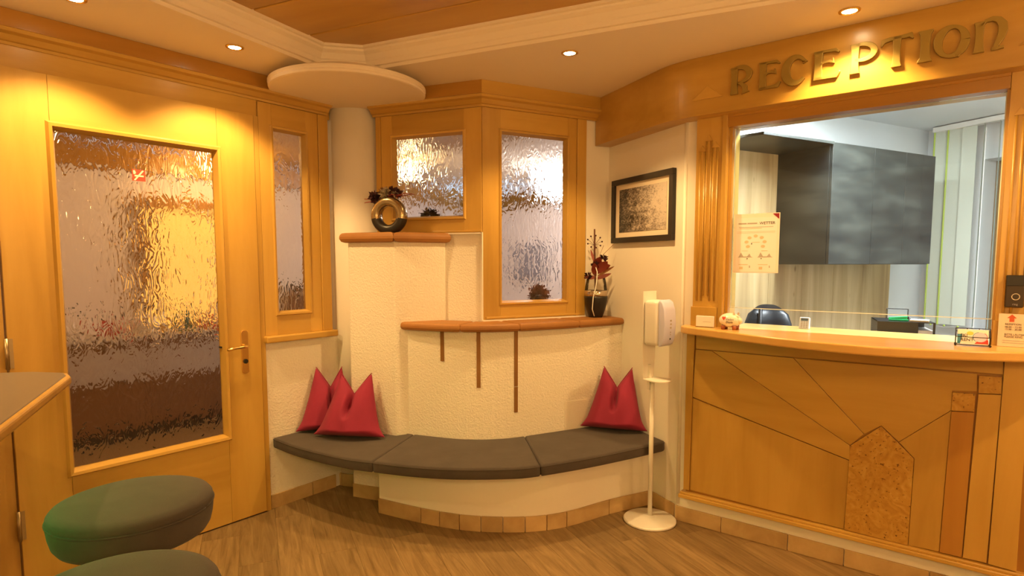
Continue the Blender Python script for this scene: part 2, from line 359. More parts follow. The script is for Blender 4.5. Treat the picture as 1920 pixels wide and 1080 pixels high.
# ---- door
d=structure(empty('door_1')); FA.at(d)
L0,L1,G0,G1,GZ0,GZ1,DT=-1.208,-.003,-1.0,-.222,.525,2.19,2.42
dy0,dy1=-.03,.015
box('hinge_stile',L0,G0,dy0,dy1,.008,DT-.003,M_WV,d,.0015)
box('lock_stile',G1,L1,dy0,dy1,.008,DT-.003,M_WV,d,.0015)
box('top_rail',G0+.001,G1-.001,dy0,dy1,GZ1,DT-.003,M_WH,d,.0015)
box('bottom_rail',G0+.001,G1-.001,dy0,dy1,.008,GZ0,M_WH,d,.0015)
def glazing(parent,x0,x1,z0,z1,y,w=.028,p=.014,yb=.012,mat=None):
    """four mitred glazing beads round a pane: the opening is x0..x1, z0..z1"""
    a=mat or M_WH
    def bead(P,Q,Pi,Qi,mt):
        v=[(P[0],y,P[1]),(Q[0],y,Q[1]),(Qi[0],y+.004,Qi[1]),(Pi[0],y+.004,Pi[1]),(P[0],y-p,P[1]),(Q[0],y-p,Q[1])]
        # profile: outer ridge slopes to inner edge
        v=[(P[0],y,P[1]),(Q[0],y,Q[1]),(Q[0]+(Qi[0]-Q[0])*.25,y-p,Q[1]+(Qi[1]-Q[1])*.25),(P[0]+(Pi[0]-P[0])*.25,y-p,P[1]+(Pi[1]-P[1])*.25),
           (Q[0]+(Qi[0]-Q[0])*.6,y-p*.85,Q[1]+(Qi[1]-Q[1])*.6),(P[0]+(Pi[0]-P[0])*.6,y-p*.85,P[1]+(Pi[1]-P[1])*.6),
           (Qi[0],y+yb,Qi[1]),(Pi[0],y+yb,Pi[1])]
        mk('glazing_bead',v,[(0,1,2,3),(3,2,4,5),(5,4,6,7),(0,7,6,1),(1,6,4,2),(0,3,5,7)],mt,parent)
    i=w*.55; o_=w*.45
    A,B,Cc,D_=(x0-o_,z0-o_),(x1+o_,z0-o_),(x1+o_,z1+o_),(x0-o_,z1+o_)
    a_,b_,c_,d_=(x0+i,z0+i),(x1-i,z0+i),(x1-i,z1-i),(x0+i,z1-i)
    bead(A,B,a_,b_,M_WH); bead(B,Cc,b_,c_,M_WV); bead(Cc,D_,c_,d_,M_WH); bead(D_,A,d_,a_,M_WV)
glazing(d,G0,G1,GZ0,GZ1,dy0,.04,.016,.03)
box('glass_pane',G0+.004,G1-.004,-.006,.000,GZ0+.004,GZ1-.004,M_RIP,d)
# sticker
s1=MB().box(-.656,-.594,-.0075,-.0063,1.972,2.030).build('sticker',M_RED,d); tag(s1,'square red no smoking sticker with white cigarette sign')
M_STW=plain('sticker_white',(.85,.62,.45),.6)
mk('sticker_bar',[(-.650,-.0082,1.976),(-.642,-.0082,1.974),(-.600,-.0082,2.026),(-.608,-.0082,2.028)],[(0,1,2,3)],M_STW,s1)
mk('sticker_cigarette',[(-.645,-.0081,1.994),(-.602,-.0081,1.994),(-.602,-.0081,2.002),(-.645,-.0081,2.002)],[(0,1,2,3)],M_STW,s1)
mk('sticker_smoke',[(-.650,-.0081,2.006),(-.642,-.0081,2.006),(-.638,-.0081,2.014),(-.644,-.0081,2.026),(-.652,-.0081,2.024)],[(0,1,2,3,4)],M_STW,s1)
# handle set
hp=MB().prism_xz([(-.130,.905)]+[(-.130+.022*(1-math.cos(a)),1.135+.016*math.sin(a)) for a in [k*math.pi/8 for k in range(9)]]+[(-.086,.905)]+[(-.086-.022*(1-math.cos(a)),.905-.014*math.sin(a)) for a in [k*math.pi/8 for k in range(1,8)]],-.037,-.030).build('handle_plate',M_BRASS,d,.002)
lv=MB().tube([(-.108,-.034,1.058),(-.108,-.066,1.058),(-.116,-.078,1.058),(-.140,-.080,1.058),(-.19,-.080,1.056),(-.225,-.078,1.050),(-.232,-.072,1.049)],[.009,.009,.010,.0095,.0085,.0085,.007],10).build('door_lever',M_BRASS,d,0,True)
MB().lathe([(.014,0),(.014,.006),(.010,.007)],(0,0,0),16).build('keyhole',M_DARK,d,0).matrix_local=Matrix.Translation((-.108,-.037,.965))@Matrix.Rotation(R(90),4,'X')
MB().tube([(-.245,-.008,1.062),(-.245,-.026,1.062)],.006,8).build('latch_pin',M_DARK,d)
for zc in (1.14,.335):
    h=MB().tube([(-1.214,-.034,zc-.07),(-1.214,-.034,zc+.07)],.0085,10).build('hinge',M_HINGE,d,0,True)
    MB().box(-1.206,-1.190,-.0318,-.030,zc-.068,zc+.068).build('hinge_leaf',M_HINGE,h)

# ---- sidelight window_1
w1=structure(empty('window_1')); FA.at(w1)
S0,S1,SZ0,SZ1=.034,.515,1.10,2.51
gx0,gx1,gz0,gz1=.118,.352,1.232,2.372
box('stile',S0,gx0,-.02,.06,SZ0,SZ1,M_WV,w1,.002); box('stile',gx1,S1-.075,-.02,.06,SZ0,SZ1,M_WV,w1,.002)
box('corner_post',S1-.073,S1,-.026,.06,SZ0,SZ1,M_WV,w1,.003)
box('top_rail',gx0,gx1,-.02,.06,gz1,SZ1,M_WH,w1,.0015); box('bottom_rail',gx0,gx1,-.02,.06,SZ0,gz0,M_WH,w1,.0015)
glazing(w1,gx0,gx1,gz0,gz1,-.02,.03,.010,.03)
box('glass_pane',gx0+.002,gx1-.002,.012,.018,gz0+.002,gz1-.002,M_RIP,w1)
MB().box(.020,.535,-.062,.06,1.058,1.10).build('sill',M_WH,w1,.008)

# ---- column in the corner with round capital
colm=structure(empty('wall_column',(-1.085,4.285,0)))
MB().lathe([(.215,0),(.215,2.60)],(0,0,0),48).build('column_shaft',M_PL,colm,0,True)
cap=structure(empty('trim_1',(-.994,3.77,0)))
MB().lathe([(.0001,2.572),(.448,2.572),(.458,2.575),(.462,2.585),(.458,2.593),(.464,2.600),(.464,2.612),(.452,2.618),(.40,2.628),(.345,2.645),(.32,2.668),(.0001,2.669)],(0,0,0),72).build('round_capital',M_CE,cap,0)
# ---- bay wall, window C (window_2) and window D (window_3)
wc=structure(empty('wall_bay')); FC.at(wc)
box('plaster_panel',-.95,-.001,.012,.12,0,1.74,M_RP,wc)
box('frieze_board',-.772,.0,-.004,.05,2.49,2.56,M_WH,wc,.002)
crown('crown_moulding',-.79,.0,wc,zb=2.515,e1=-.45)
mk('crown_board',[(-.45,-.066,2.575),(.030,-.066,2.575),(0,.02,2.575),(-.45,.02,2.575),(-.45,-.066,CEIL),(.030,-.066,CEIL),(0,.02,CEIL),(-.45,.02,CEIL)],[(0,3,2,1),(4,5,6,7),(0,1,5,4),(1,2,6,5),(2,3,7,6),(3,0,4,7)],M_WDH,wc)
w2=structure(empty('window_2')); FC.at(w2)
cx0,cx1,cz0,cz1=-.648,-.122,1.838,2.378
box('corner_post',-.772,-.735,-.012,.06,1.742,2.515,M_WV,w2,.003)
box('stile',-.733,cx0,-.006,.06,1.742,2.515,M_WV,w2,.0015); box('stile',cx1,.0,-.006,.06,1.742,2.515,M_WV,w2,.0015)
box('top_rail',cx0,cx1,-.006,.06,cz1,2.515,M_WH,w2,.0015); box('bottom_rail',cx0,cx1,-.006,.06,1.742,cz0,M_WH,w2,.0015)
glazing(w2,cx0,cx1,cz0,cz1,-.006,.03,.010,.03)
box('glass_pane',cx0+.002,cx1-.002,.026,.032,cz0+.002,cz1-.002,M_RIP,w2)
box('base_bead',-.62,.002,-.016,.0,1.742,1.756,M_WH,w2,.003)
wall_back=wd=structure(empty('wall_back')); FD.at(wd)
box('plaster_panel',.0,1.0,.012,.12,0,1.18,M_RP,wd)
box('plaster_panel',.775,1.02,.004,.12,1.1,CEIL,M_PL,wd)
box('frieze_board',.0,.775,-.004,.05,2.49,2.56,M_WH,wd,.002)
crown('crown_moulding',.0,.98,wd,zb=2.515,e0=.45)
mk('crown_board',[(-.030,-.066,2.575),(.98,-.066,2.575),(.98,.02,2.575),(0,.02,2.575),(-.030,-.066,CEIL),(.98,-.066,CEIL),(.98,.02,CEIL),(0,.02,CEIL)],[(0,3,2,1),(4,5,6,7),(0,1,5,4),(1,2,6,5),(2,3,7,6),(3,0,4,7)],M_WH,wd)
w3=structure(empty('window_3')); FD.at(w3)
ex0,ex1,ez0,ez1=.126,.628,1.288,2.382
box('stile',.0,ex0,-.006,.06,1.185,2.515,M_WV,w3,.0015); box('stile',ex1,.70,-.006,.06,1.185,2.515,M_WV,w3,.0015)
box('corner_post',.702,.775,-.014,.06,1.185,2.515,M_WV,w3,.003)
box('top_rail',ex0,ex1,-.006,.06,ez1,2.515,M_WH,w3,.0015); box('bottom_rail',ex0,ex1,-.006,.06,1.185,ez0,M_WH,w3,.0015)
glazing(w3,ex0,ex1,ez0,ez1,-.006,.03,.010,.03)
box('glass_pane',ex0+.002,ex1-.002,.026,.032,ez0+.002,ez1-.002,M_RIP,w3)
box('base_bead',.02,.77,-.016,.0,1.19,1.204,M_WH,w3,.003)
box('caulk_line',-.004,.78,-.020,.012,1.172,1.186,M_PL,w3); box('caulk_line',-.007,.0,-.012,.012,1.18,1.742,M_PL,w3); box('caulk_line',-.40,-.004,-.014,.03,1.733,1.7425,M_PL,w2)

# ---- pier below the upper ledge
PIER=[(-1.06,3.90),(-.733,3.77),(-.43,3.92),(-.50,4.10),(-1.02,4.22)]
structure(MB().prism(PIER,0,1.69).build('wall_pier',M_RP,None,.012))
# ---- lower convex wall behind the bench
cA,cB=FC.w(-.20,-.19),FD.w(.20,-.19)
cI=isect(FC.w(0,-.19),FC.U,FD.w(0,-.19),FD.U)
eEnd=isect(FD.w(0,-.19),FD.U,FE.w(0,.02),FE.U)
LOW=[(-.665,3.805)]+bez(cA,cI,cB,10)+[eEnd]
structure(MB().prism(strip(LOW,0,.12),0,1.145).build('wall_lower',M_RP))

# ---- right side wall with picture (E) and reception wall (B)
we=structure(empty('wall_right')); FE.at(we)
box('plaster_panel',-.86,.0,0,.10,0,CEIL,M_PL,we)
wb=structure(empty('wall_reception')); FB.at(wb)
box('plaster_panel',-.002,.258,.0,.12,0,CEIL,M_PL,wb)
box('plaster_panel',.258,1.44,.0,.12,0,1.14,M_PL,wb)
box('plaster_panel',.258,1.44,.0,.12,2.29,CEIL,M_PL,wb)
box('plaster_panel',1.44,4.7,.0,.12,0,CEIL,M_PL,wb)
# corner bead (rounded plaster edge)
MB().tube([(0.004,.004,.10),(.004,.004,2.36)],.012,12).build('corner_bead',M_PL,wb,0,True)
# opening trim
tr=structure(empty('trim_2')); FB.at(tr)
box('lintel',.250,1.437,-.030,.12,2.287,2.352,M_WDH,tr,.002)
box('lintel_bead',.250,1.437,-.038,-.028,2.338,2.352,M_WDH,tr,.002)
box('jamb',.252,.268,-.004,.12,1.19,2.288,M_WV,tr); box('jamb',1.428,1.445,-.004,.12,1.19,2.288,M_WV,tr)
def pilaster(u0,u1):
    p=structure(FB.root('trim_pilaster',u0,0,0)); w=u1-u0
    box('board',0,w,-.032,.0,1.19,2.356,M_WV,p,.002)
    box('edge_strip',w-.026,w,-.044,-.032,1.19,2.356,M_WV,p,.002)
    box('foot_block',-.006,w-.028,-.042,-.032,1.19,1.30,M_WV,p,.002)
    for k,(c,zt) in enumerate(((.036,2.17),(.072,2.225),(.108,2.185))):
        x=c*w/.172
        for dx in (-.0125,.0125): MB().tube([(x+dx,-.033,1.335+(.03 if k==1 else 0)),(x+dx,-.033,zt)],.0052,8).build('flute_rib',M_WV,p,0,True)
        MB().prism_xz([(x-.022,zt),(x+.022,zt),(x+.012,zt+.014),(x,zt+.034),(x-.012,zt+.014)],-.038,-.032).build('flute_tip',M_WV,p,.001)
pilaster(.076,.250); pilaster(1.438,1.62)
# fascia with curved bend
fI=isect(FE.w(0,-.122),FE.U,FB.w(0,-.12),FB.U)
le=FE.loc(fI)[0]; lb=FB.loc(fI)[0]
front=[FE.w(-.80,-.122),FE.w(-.5,-.122)]+bez(FE.w(le-.12,-.122),fI,FB.w(lb+.14,-.12),10)+[FB.w(2.4,-.12)]
back=[FB.w(2.4,0.01),FB.w(0,.01),FE.w(-.80,.01)]
fas=structure(empty('trim_fascia')); fp=[Vector(p)-Vector(FB.o) for p in front+back]
fas.location=(FB.o.x,FB.o.y,0); fas.rotation_euler=(0,0,FB.a)
fl_=[FB.loc(p) for p in front+back]
MB().prism(fl_,2.35,CEIL).build('fascia_board',M_WH,fas,.003)
# ---- room shell behind the camera
structure(box('wall_behind',0,9.4,0,.12,0,CEIL+.2,M_PL)).matrix_world=Matrix.Translation((*FA.w(-4.6,0),0))@Matrix.Rotation(FB.a,4,'Z')
pb=FB.w(4.7,0); structure(box('wall_far_right',-9.4,.0,-.12,0,0,CEIL+.2,M_PL)).matrix_world=Matrix.Translation((*pb,0))@Matrix.Rotation(FA.a,4,'Z')
# ---- ceiling: soffit, coffer riser, plank field
QL,QR=(-1.098,3.545),(-.842,3.600)
e1=Vector((1.962,-.903)).normalized(); e2=Vector((-.441,-.888)).normalized()
def vv(p,*ds): 
    q=Vector(p)
    for dd,k in ds: q=q+dd*k
    return tuple(q)
nL=Vector((e2.y,-e2.x)); nL = nL if nL.x<0 else -nL      # to the left
nB=Vector((-e1.y,e1.x)); nB = nB if nB.y>0 else -nB      # to the back
P0=vv(QL,(e2,7)); P1=vv(QR,(e1,7))
soff=[P0,QL,QR,P1,vv(P1,(nB,4)),vv(QR,(nB,5.2)),vv(QL,(nL,2.6),(e2,-4.6)),vv(P0,(nL,2.6))]
so=structure(empty('ceiling'))
v=[(p[0],p[1],CEIL) for p in soff]
mk('soffit',v,[(0,1,6,7),(1,2,5,6),(2,3,4,5)],M_CE,so)
prof=[(0,CEIL),(0,CEIL+.018),(.014,CEIL+.020),(.014,CEIL+.044),(.020,CEIL+.050),(.034,CEIL+.078),(.052,CEIL+.092),(.052,CEIL+.104),(.066,CEIL+.108),(.066,CEIL+.135)]
path=[P0,QL,QR,P1]; vs=[]; fs=[]
side=-1   # towards the coffer
rings=[offset_path(path,side*dd) for dd,_ in prof]
# make sure the offset goes inward (towards the room centre)
if (Vector(rings[-1][1])-Vector((0,2))).length>(Vector(QL)-Vector((0,2))).length: rings=[offset_path(path,dd) for dd,_ in prof]
for (dd,z),rg in zip(prof,rings): vs+=[(p[0],p[1],z) for p in rg]
for k in range(len(prof)-1):
    for i in range(3): fs.append((k*4+i,k*4+i+1,(k+1)*4+i+1,(k+1)*4+i))
mk('cornice',vs,fs,M_CE,so)
# plank field
ang=math.atan2(e1.y,e1.x); pf=structure(empty('ceiling_field',(QR[0],QR[1],0),ang))
cpw=.37; pb_=None
for i in range(16):
    y1=-.015-i*cpw
    if pb_ is None: pb_=MB().box(-2.6,6.5,-cpw+.008,0,CEIL+.122,CEIL+.142).build('ceiling_plank',M_CEILW,pf,.006); q=pb_
    else: q=pb_.copy(); COL.objects.link(q)
    q.location=(0,y1+.08,0)
box('plank_backing',-3,7,-6,.6,CEIL+.139,CEIL+.18,M_CAV,pf)

# ---- base tiles
def tiles(parent_name,path,lens,z0=0,z1=.088,th=.012,out=1,gap=.004):
    p=structure(empty(parent_name)); s=0; k=0; T=plen(path)
    while s<T-.02:
        l=lens[k%len(lens)]; e=min(T,s+l)
        if T-e<.05: e=T
        pa=sub(path,s+gap/2,e-gap/2,4 if l<.4 else 6)
        MB().prism(strip(pa,0,out*th),z0,z1+random.uniform(-.001,.001)).build('tile',M_TILE,p,.0015)
        s=e; k+=1
    return p
tiles('baseboard_left',[FA.w(.035,-.004),FA.w(.52,-.004)],[.30,.22],out=-1)
pc=[(-1.085+.215*math.cos(a),4.285+.215*math.sin(a)) for a in [R(-150+6*k) for k in range(11)]]
tiles('baseboard_column',pc,[.06],out=-1)
tiles('baseboard_pier',[(-1.055,3.898),(-.80,3.797)],[.4],out=-1)
tiles('baseboard_right',[FE.w(-.30,0),FE.w(-.02,0)],[.4],out=-1)
tiles('baseboard_reception',[FB.w(.0,0),FB.w(2.6,0)],[.27,.36],out=-1)
structure(box('plinth_tile_corner',0,.01,-.012,0,0,.088,M_TILE)).matrix_world=Matrix.Translation((*FB.w(-.008,0),0))@Matrix.Rotation(FB.a,4,'Z')

# ================================================================== ledges
ul=structure(empty('trim_ledge_upper'))
for poly in ([(-1.108,3.882),(-.732,3.730),(-.715,3.95),(-.98,4.10)],[(-.731,3.730),(-.392,3.898),(-.44,3.98),(-.714,3.95)]):
    v,f=pad(poly,1.678,1.742,.026); mk('ledge_tile',v,f,M_TERRA,ul,0)
ll=structure(empty('trim_ledge_lower'))
eL=isect(FD.w(0,-.245),FD.U,FE.w(0,-.004),FE.U)
frontL=[(-.722,3.795),(-.665,3.755)]+bez(FC.w(-.22,-.250),isect(FC.w(0,-.25),FC.U,FD.w(0,-.245),FD.U),FD.w(.22,-.245),10)+[FD.w(.60,-.24),FD.w(.86,-.215),(eL[0],eL[1]+.0)]
frontL=frontL[:-1]+[FE.w(FE.loc(eL)[0]-.03,-.003)]
backL=[FC.w(-.50,-.02),FC.w(-.25,.0),FC.w(0,0),FD.w(.3,.0),FD.w(.6,0),FD.w(.97,.0)]
TL=plen(frontL); TB=plen(backL); cuts=[0,.27,.50,.77,1.0]
cutb=[0,.30,.42,.72,1.0]
for k in range(4):
    a=sub(frontL,TL*cuts[k]+.001,TL*cuts[k+1]-.001,8); c=sub(backL,TB*cutb[k]+.001,TB*cutb[k+1]-.001,3)
    v,f=pad(a+c[::-1],1.128,1.178,.020); mk('ledge_tile',v,f,M_TERRA,ll,0)
# brown strips set into the lower wall
ss=structure(empty('trim_strips'))
def strip_at(px,ytop,ybot,joint=None):
    # find wall point along LOW by its pixel column
    best=None
    for i in range(400):
        s=plen(LOW)*i/400; p=sub(LOW,s,s+.001,1)[0]
        x=960+F_PX*p[0]/(p[1]*math.cos(PITCH)+ (CAM_H-.95)*math.sin(PITCH))
        if best is None or abs(x-px)<best[0]: best=(abs(x-px),s,p)
    s,p=best[1],best[2]; t=math.hypot(*p)
    def zz(y): dd=ray(px,y); k=p[1]/dd.y; return CAM_H+dd.z*k
    pa=sub(LOW,s-.012,s+.012,2); zb=zz(ybot)
    if joint:
        zj=zz(joint); MB().prism(strip(pa,-.004,.004),zj+.002,1.14).build('tile_strip',M_STRIP,ss); MB().prism(strip(pa,-.004,.004),zb,zj-.002).build('tile_strip',M_STRIP,ss)
    else: MB().prism(strip(pa,-.004,.004),zb,1.14).build('tile_strip',M_STRIP,ss)
strip_at(830,628,677); strip_at(897,628,727); strip_at(967,628,773,725)

# painted access cover on the lower wall
(ua,za),(ub,zb_)=pix(FD,1058,808,-.19),pix(FD,1102,748,-.19)
ac=structure(FD.root('trim_access_cover',(ua+ub)/2,-.19,(za+zb_)/2)); ww_,hh_=(ub-ua)/2,(zb_-za)/2
box('cover_plate',-ww_,ww_,-.0015,.002,-hh_,hh_,plaster('cover_paint',(.78,.71,.61),105,.3,.006),ac,.001)

# ================================================================== bench
ZS=.455
SF=[(p[0]*1.0139,p[1]*1.0139) for p in [(-1.524,3.657),(-1.256,3.461),(-.952,3.276),(-.763,3.204),(-.512,3.126),(-.281,3.092),(0,3.101),(.154,3.143),(.416,3.267),(.683,3.421),(.962,3.598)]]
SF[0]=FA.w(.062,-.010)
SFp=catmull(SF,6)
bench=empty('corner_bench',(0,3.45,0)); tag(bench,'curved built-in corner bench with cream plaster base and tiled foot','bench')
PLN=catmull([(-.826,3.636),(-.543,3.490),(-.311,3.398),(-.105,3.364),(.117,3.371),(.327,3.440),(.62,3.628),(.905,3.775)],6)
PLN[-1]=FE.w(FE.loc(PLN[-1])[0],-.002)
def off(pts,dy=3.45): return [(p[0],p[1]-dy) for p in pts]
lowback=offset_path(LOW,-.004)
MB().prism(off(PLN+[FE.w(-.45,-.003),lowback[-3],lowback[-8],(-.655,3.785),(-.745,3.755),(-.83,3.78)]),0.0,.372).build('plinth',M_PL,bench)
s=0; TP=plen(PLN); lens=[.285]+[.112]*7+[.29,.30]
for l in lens:
    e=min(TP,s+l*TP/sum(lens)); pa=sub(PLN,s+.002,e-.002,4)
    MB().prism(off(strip(pa,0,-.014)),0,.090).build('tile',M_TILE,bench,.0015); s=e
BK=[FA.w(.505,-.010),(-1.07,3.95),(-1.055,3.893),(-.74,3.762),(-.662,3.795)]+lowback[1:]+[FE.w(-.80,-.008)]
seat_in=offset_path(SFp,.07)
seatpoly=seat_in[2:-2]+[FE.w(-.30,-.01),lowback[-2],lowback[5],(-.66,3.79),(-.74,3.757),(-1.06,3.885),FA.w(.42,-.02),FA.w(.12,-.02)]
MB().prism(off(seatpoly),.373,.3855).build('seat_board',M_SEAM,bench)
# cushions
jL_b,jR_b=pz(782,812,ZS),pz(978,816,ZS)
def nearest(path,p): return min(range(len(path)),key=lambda i:(path[i][0]-p[0])**2+(path[i][1]-p[1])**2)
jL_f=pz(698,865,ZS); jR_f=pz(1014,872,ZS); a=nearest(SFp,jL_f); c=nearest(SFp,jR_f)
bl=nearest(lowback,jL_b); 
LB=resample(lowback,40); bl=nearest(LB,jL_b); br=nearest(LB,jR_b)
g=.003
def cushion(name,poly,label):
    cx=sum(p[0] for p in poly)/len(poly); cy=sum(p[1] for p in poly)/len(poly)
    o=empty(name,(cx,cy,.386)); tag(o,label,'cushion','grey seat cushions on the corner bench')
    v,f=pad(inset([(p[0]-cx,p[1]-cy) for p in poly],g),.0005,ZS-.386,.014,0); mk('cushion_pad',v,f,M_SEAT,o,0,True)
    q=inset([(p[0]-cx,p[1]-cy) for p in poly],g+.0005); q.append(q[0]); MB().tube([(p[0],p[1],ZS-.386-.012) for p in q],.0028,6).build('piping',M_SEAT,o,0,True)
    return o
bk1=[LB[bl],LB[0],(-.665,3.800),(-.738,3.760),(-1.058,3.888),(-1.095,4.055),FA.w(.500,-.010)]
cushion('bench_cushion',SFp[:a+1]+bk1,'grey felt bench cushion beside the glazed door, under two red pillows')
cushion('bench_cushion',SFp[a:c+1]+[LB[k] for k in range(br,bl-1,-1)],'middle grey felt bench cushion, without pillows on it')
uE=FE.loc(lowback[-1])[0]
cushion('bench_cushion',SFp[c:-1]+[FE.w(FE.loc(SFp[-1])[0],-.008),FE.w(uE-.02,-.008)]+[LB[k] for k in range(38,br-1,-1) if FE.loc(LB[k])[1]<-.03],'grey felt bench cushion beside the sanitizer stand, under one red pillow')

# ================================================================== pillows
def pillow(label,loc,rotz,lean,w=.40,h=.37,chop=0.0,skew=0.0):
    o=empty('throw_pillow',loc,rotz); tag(o,label,'pillow','crimson throw pillows on the bench')
    n=30; vs=[]; idx={}; fs=[]
    def P(s,t,sg):
        top=h*(.66+.34*min(1,abs(s-chop))**.95)
        hw=w/2*(1-.56*t**.72) 
        x=s*hw+skew*t; 
        if t<.16: x*=1+.09*(abs(s)**6)*(1-t/.16)
        z=t*top
        sq=max(0,1-abs(s)**2.6); tb=min(1,(t/.10)**.5) if t<.10 else 1; tt=max(0,1-t**3.2)
        th=.098*sq**.75*tt**.6*tb
        cr=math.exp(-((s-chop)/.12)**2)*max(0,min(1,(t-.38)/.28))
        th*=1-.93*cr
        th+=.004*math.sin(9*s+4*t)*sq*tt
        return (x,sg*th,z+.004)
    for sg in (-1,1):
        for i in range(n+1):
            for j in range(n+1):
                s,t=-1+2*i/n,j/n; edge=i in(0,n) or j in(0,n)
                if edge and sg==1: idx[(sg,i,j)]=idx[(-1,i,j)]; continue
                idx[(sg,i,j)]=len(vs); vs.append(P(s,t,0 if edge else sg))
        for i in range(n):
            for j in range(n):
                q=[idx[(sg,i,j)],idx[(sg,i+1,j)],idx[(sg,i+1,j+1)],idx[(sg,i,j+1)]]; fs.append(q if sg<0 else q[::-1])
    m=Matrix.Rotation(lean,4,'X')
    vs=[m@Vector(p) for p in vs]; zmin=min(p.z for p in vs); vs=[(p.x,p.y,p.z-zmin) for p in vs]
    b=mk('pillow_cover',vs,fs,M_PIL,o,0,True)
    sm=b.modifiers.new('sub','SUBSURF'); sm.levels=1; sm.render_levels=1
    ed=[m@Vector(P(-1+2*i/n,1,0)) for i in range(n+1)]
    MB().tube([(p.x,p.y,p.z-zmin) for p in ed],.0028,6).build('top_seam',M_PIL,o,0,True)
    return o
pillow('crimson throw pillow against the left wall, partly hidden by another pillow',(*[a+b for a,b in zip(pz(606,803,ZS+.003),(.036,-.030))],ZS+.004),R(24),R(-10),.385,.41,.05,.03)
pillow('crimson throw pillow in front of another one at the bench corner',(*[a+b for a,b in zip(pz(655,817,ZS+.003),(.008,-.045))],ZS+.004),R(-8),R(-15),.46,.40,-.05,.02)
pillow('single crimson throw pillow in the corner behind the sanitizer stand',(*[a+b for a,b in zip(pz(1160,805,ZS+.003),(-.040,-.022))],ZS+.004),R(-18),R(-14),.43,.41,0,.012)

# ================================================================== downlights
def downlight(x,y,label,power=P_DOWN,on=True,group='ceiling downlights'):
    o=empty('ceiling_downlight',(x,y,CEIL)); tag(o,label,'downlight',group)
    MB().lathe([(.030,.002),(.030,-.004),(.036,-.007),(.044,-.004),(.045,.0)],(0,0,0),28).build('trim_ring',M_BRASS,o,0,True)
    MB().lathe([(.0001,-.0035),(.029,-.0035),(.029,-.001),(.0001,-.001)],(0,0,0),24).build('lens',M_LAMP,o)
    l=bpy.data.lights.new('bulb','SPOT'); l.energy=power; l.color=WARM; l.spot_size=R(118); l.spot_blend=.45; l.shadow_soft_size=.035
    lo=bpy.data.objects.new('bulb',l); COL.objects.link(lo); lo.parent=o; lo.location=(0,0,-.02)
    return o
for (px_,py_),lab in zip(((140,-3),(440,88),(1068,99),(1593,20)),('brass ringed downlight nearest the photo top left, above the door','brass ringed downlight above the lock side of the glazed door','brass ringed downlight in front of the corner window','brass ringed downlight above the reception lettering')):
    p=pz(px_,py_,CEIL); downlight(p[0],p[1],lab)
for k,(x,y) in enumerate(((-2.6,1.2),(2.3,1.55))):  # out-of-view downlights added for warm fill
    downlight(x,y,('unseen fill downlight further along the soffit by the bar','unseen fill downlight further along the soffit past the reception')[k])
# unseen globe lamps added behind the camera as fill light
def pendant(x,y,label):
    o=empty('fill_globe',(x,y,CEIL+.12)); tag(o,label,'fill lamp','unseen fill globes over the lounge')
    MB().lathe([(.06,0),(.06,-.02),(.02,-.035)],(0,0,0),20).build('ceiling_rose',M_BRASS,o,0,True); MB().tube([(0,0,-.03),(0,0,-.50)],.006,8).build('rod',M_BRASS,o)
    MB().lathe([(.03,-.49),(.035,-.50),(.035,-.53)],(0,0,0),16).build('globe_holder',M_BRASS,o)
    g_=MB().sphere((0,0,-.62),.11,24,14).build('globe_shade',M_GLOBE,o,0,True)
    l=bpy.data.lights.new('bulb','POINT'); l.shadow_soft_size=.12; l.energy=P_BACK; l.color=WARM2
    lo=bpy.data.objects.new('bulb',l); COL.objects.link(lo); lo.parent=o; lo.location=(0,0,-.62)
M_GLOBE=sheet('globe_glass',(1,.95,.85))
for k,(x,y) in enumerate(((-.35,-.8),(1.0,-1.5),(2.5,-.5))):
    pendant(x,y,('added fill globe over the lounge nearest the bar','added fill globe over the middle of the lounge','added fill globe over the lounge nearest the reception')[k])

# ================================================================== reception counter
zc=1.19
ct=FB.root('reception_counter',.8,0,0); tag(ct,'maple reception counter with bowed top and inlaid geometric front panels','counter')
def lb(u): return u-.8
CFR=catmull([(.022,-.02),(.060,-.118),(.316,-.223),(.593,-.335),(.868,-.394),(1.075,-.395),(1.309,-.325),(1.534,-.22),(1.72,-.10),(1.80,-.02)],5)
# bowed top as separate glued staves is one slab
topo=[(lb(p[0]),p[1]) for p in CFR]+[(lb(1.80),-.001),(lb(1.426),-.001),(lb(1.426),.30),(lb(.270),.30),(lb(.270),-.001),(lb(.022),-.001)]
v,f=pad(topo,zc-.042,zc,.008); mk('counter_top',v,f,M_TOP,ct)
# slanted front: local plane
def vz(z): return -.034+(z-.2)*(.018/.94)
def pp(x,y):   # photo pixel -> panel plane (u,z)
    v_=-.06
    for _ in range(12):
        u,z=pix(FB,x,y,v_); v_=vz(z)
    return (u,z)
def zo(x,y): return pp(1260+x/2,540+y/2)
def piece(name,pts,mat,th=.010,g=.0009,proud=0):
    P2=inset([zo(*p) for p in pts],g); n=len(P2)
    vs=[(lb(u),vz(z)-proud,z) for u,z in P2]+[(lb(u),vz(z)+th,z) for u,z in P2]
    return mk(name,vs,[tuple(range(n))]+[tuple(range(n,2*n))[::-1]]+[(i,(i+1)%n,n+(i+1)%n,n+i) for i in range(n)],mat,ct,.0012)
piece('frieze_strip',[(90,168),(1243,250),(1243,325),(90,228)],M_WH,proud=.003)
piece('stile',[(58,165),(88,168),(78,412),(66,757),(44,752)],M_WV,proud=.010)
piece('inlay_panel',[(78,412),(666,648),(645,905),(66,757)],M_WV)
piece('ray_panel',[(90,230),(150,235),(668,590),(667,645),(78,408)],M_WH,proud=.006)
piece('ray_panel',[(150,235),(455,262),(720,548),(668,590)],M_WH,proud=.003)
piece('ray_panel',[(455,262),(1145,321),(1145,388),(1052,386),(1050,457),(850,578),(785,517),(720,548)],M_WH)
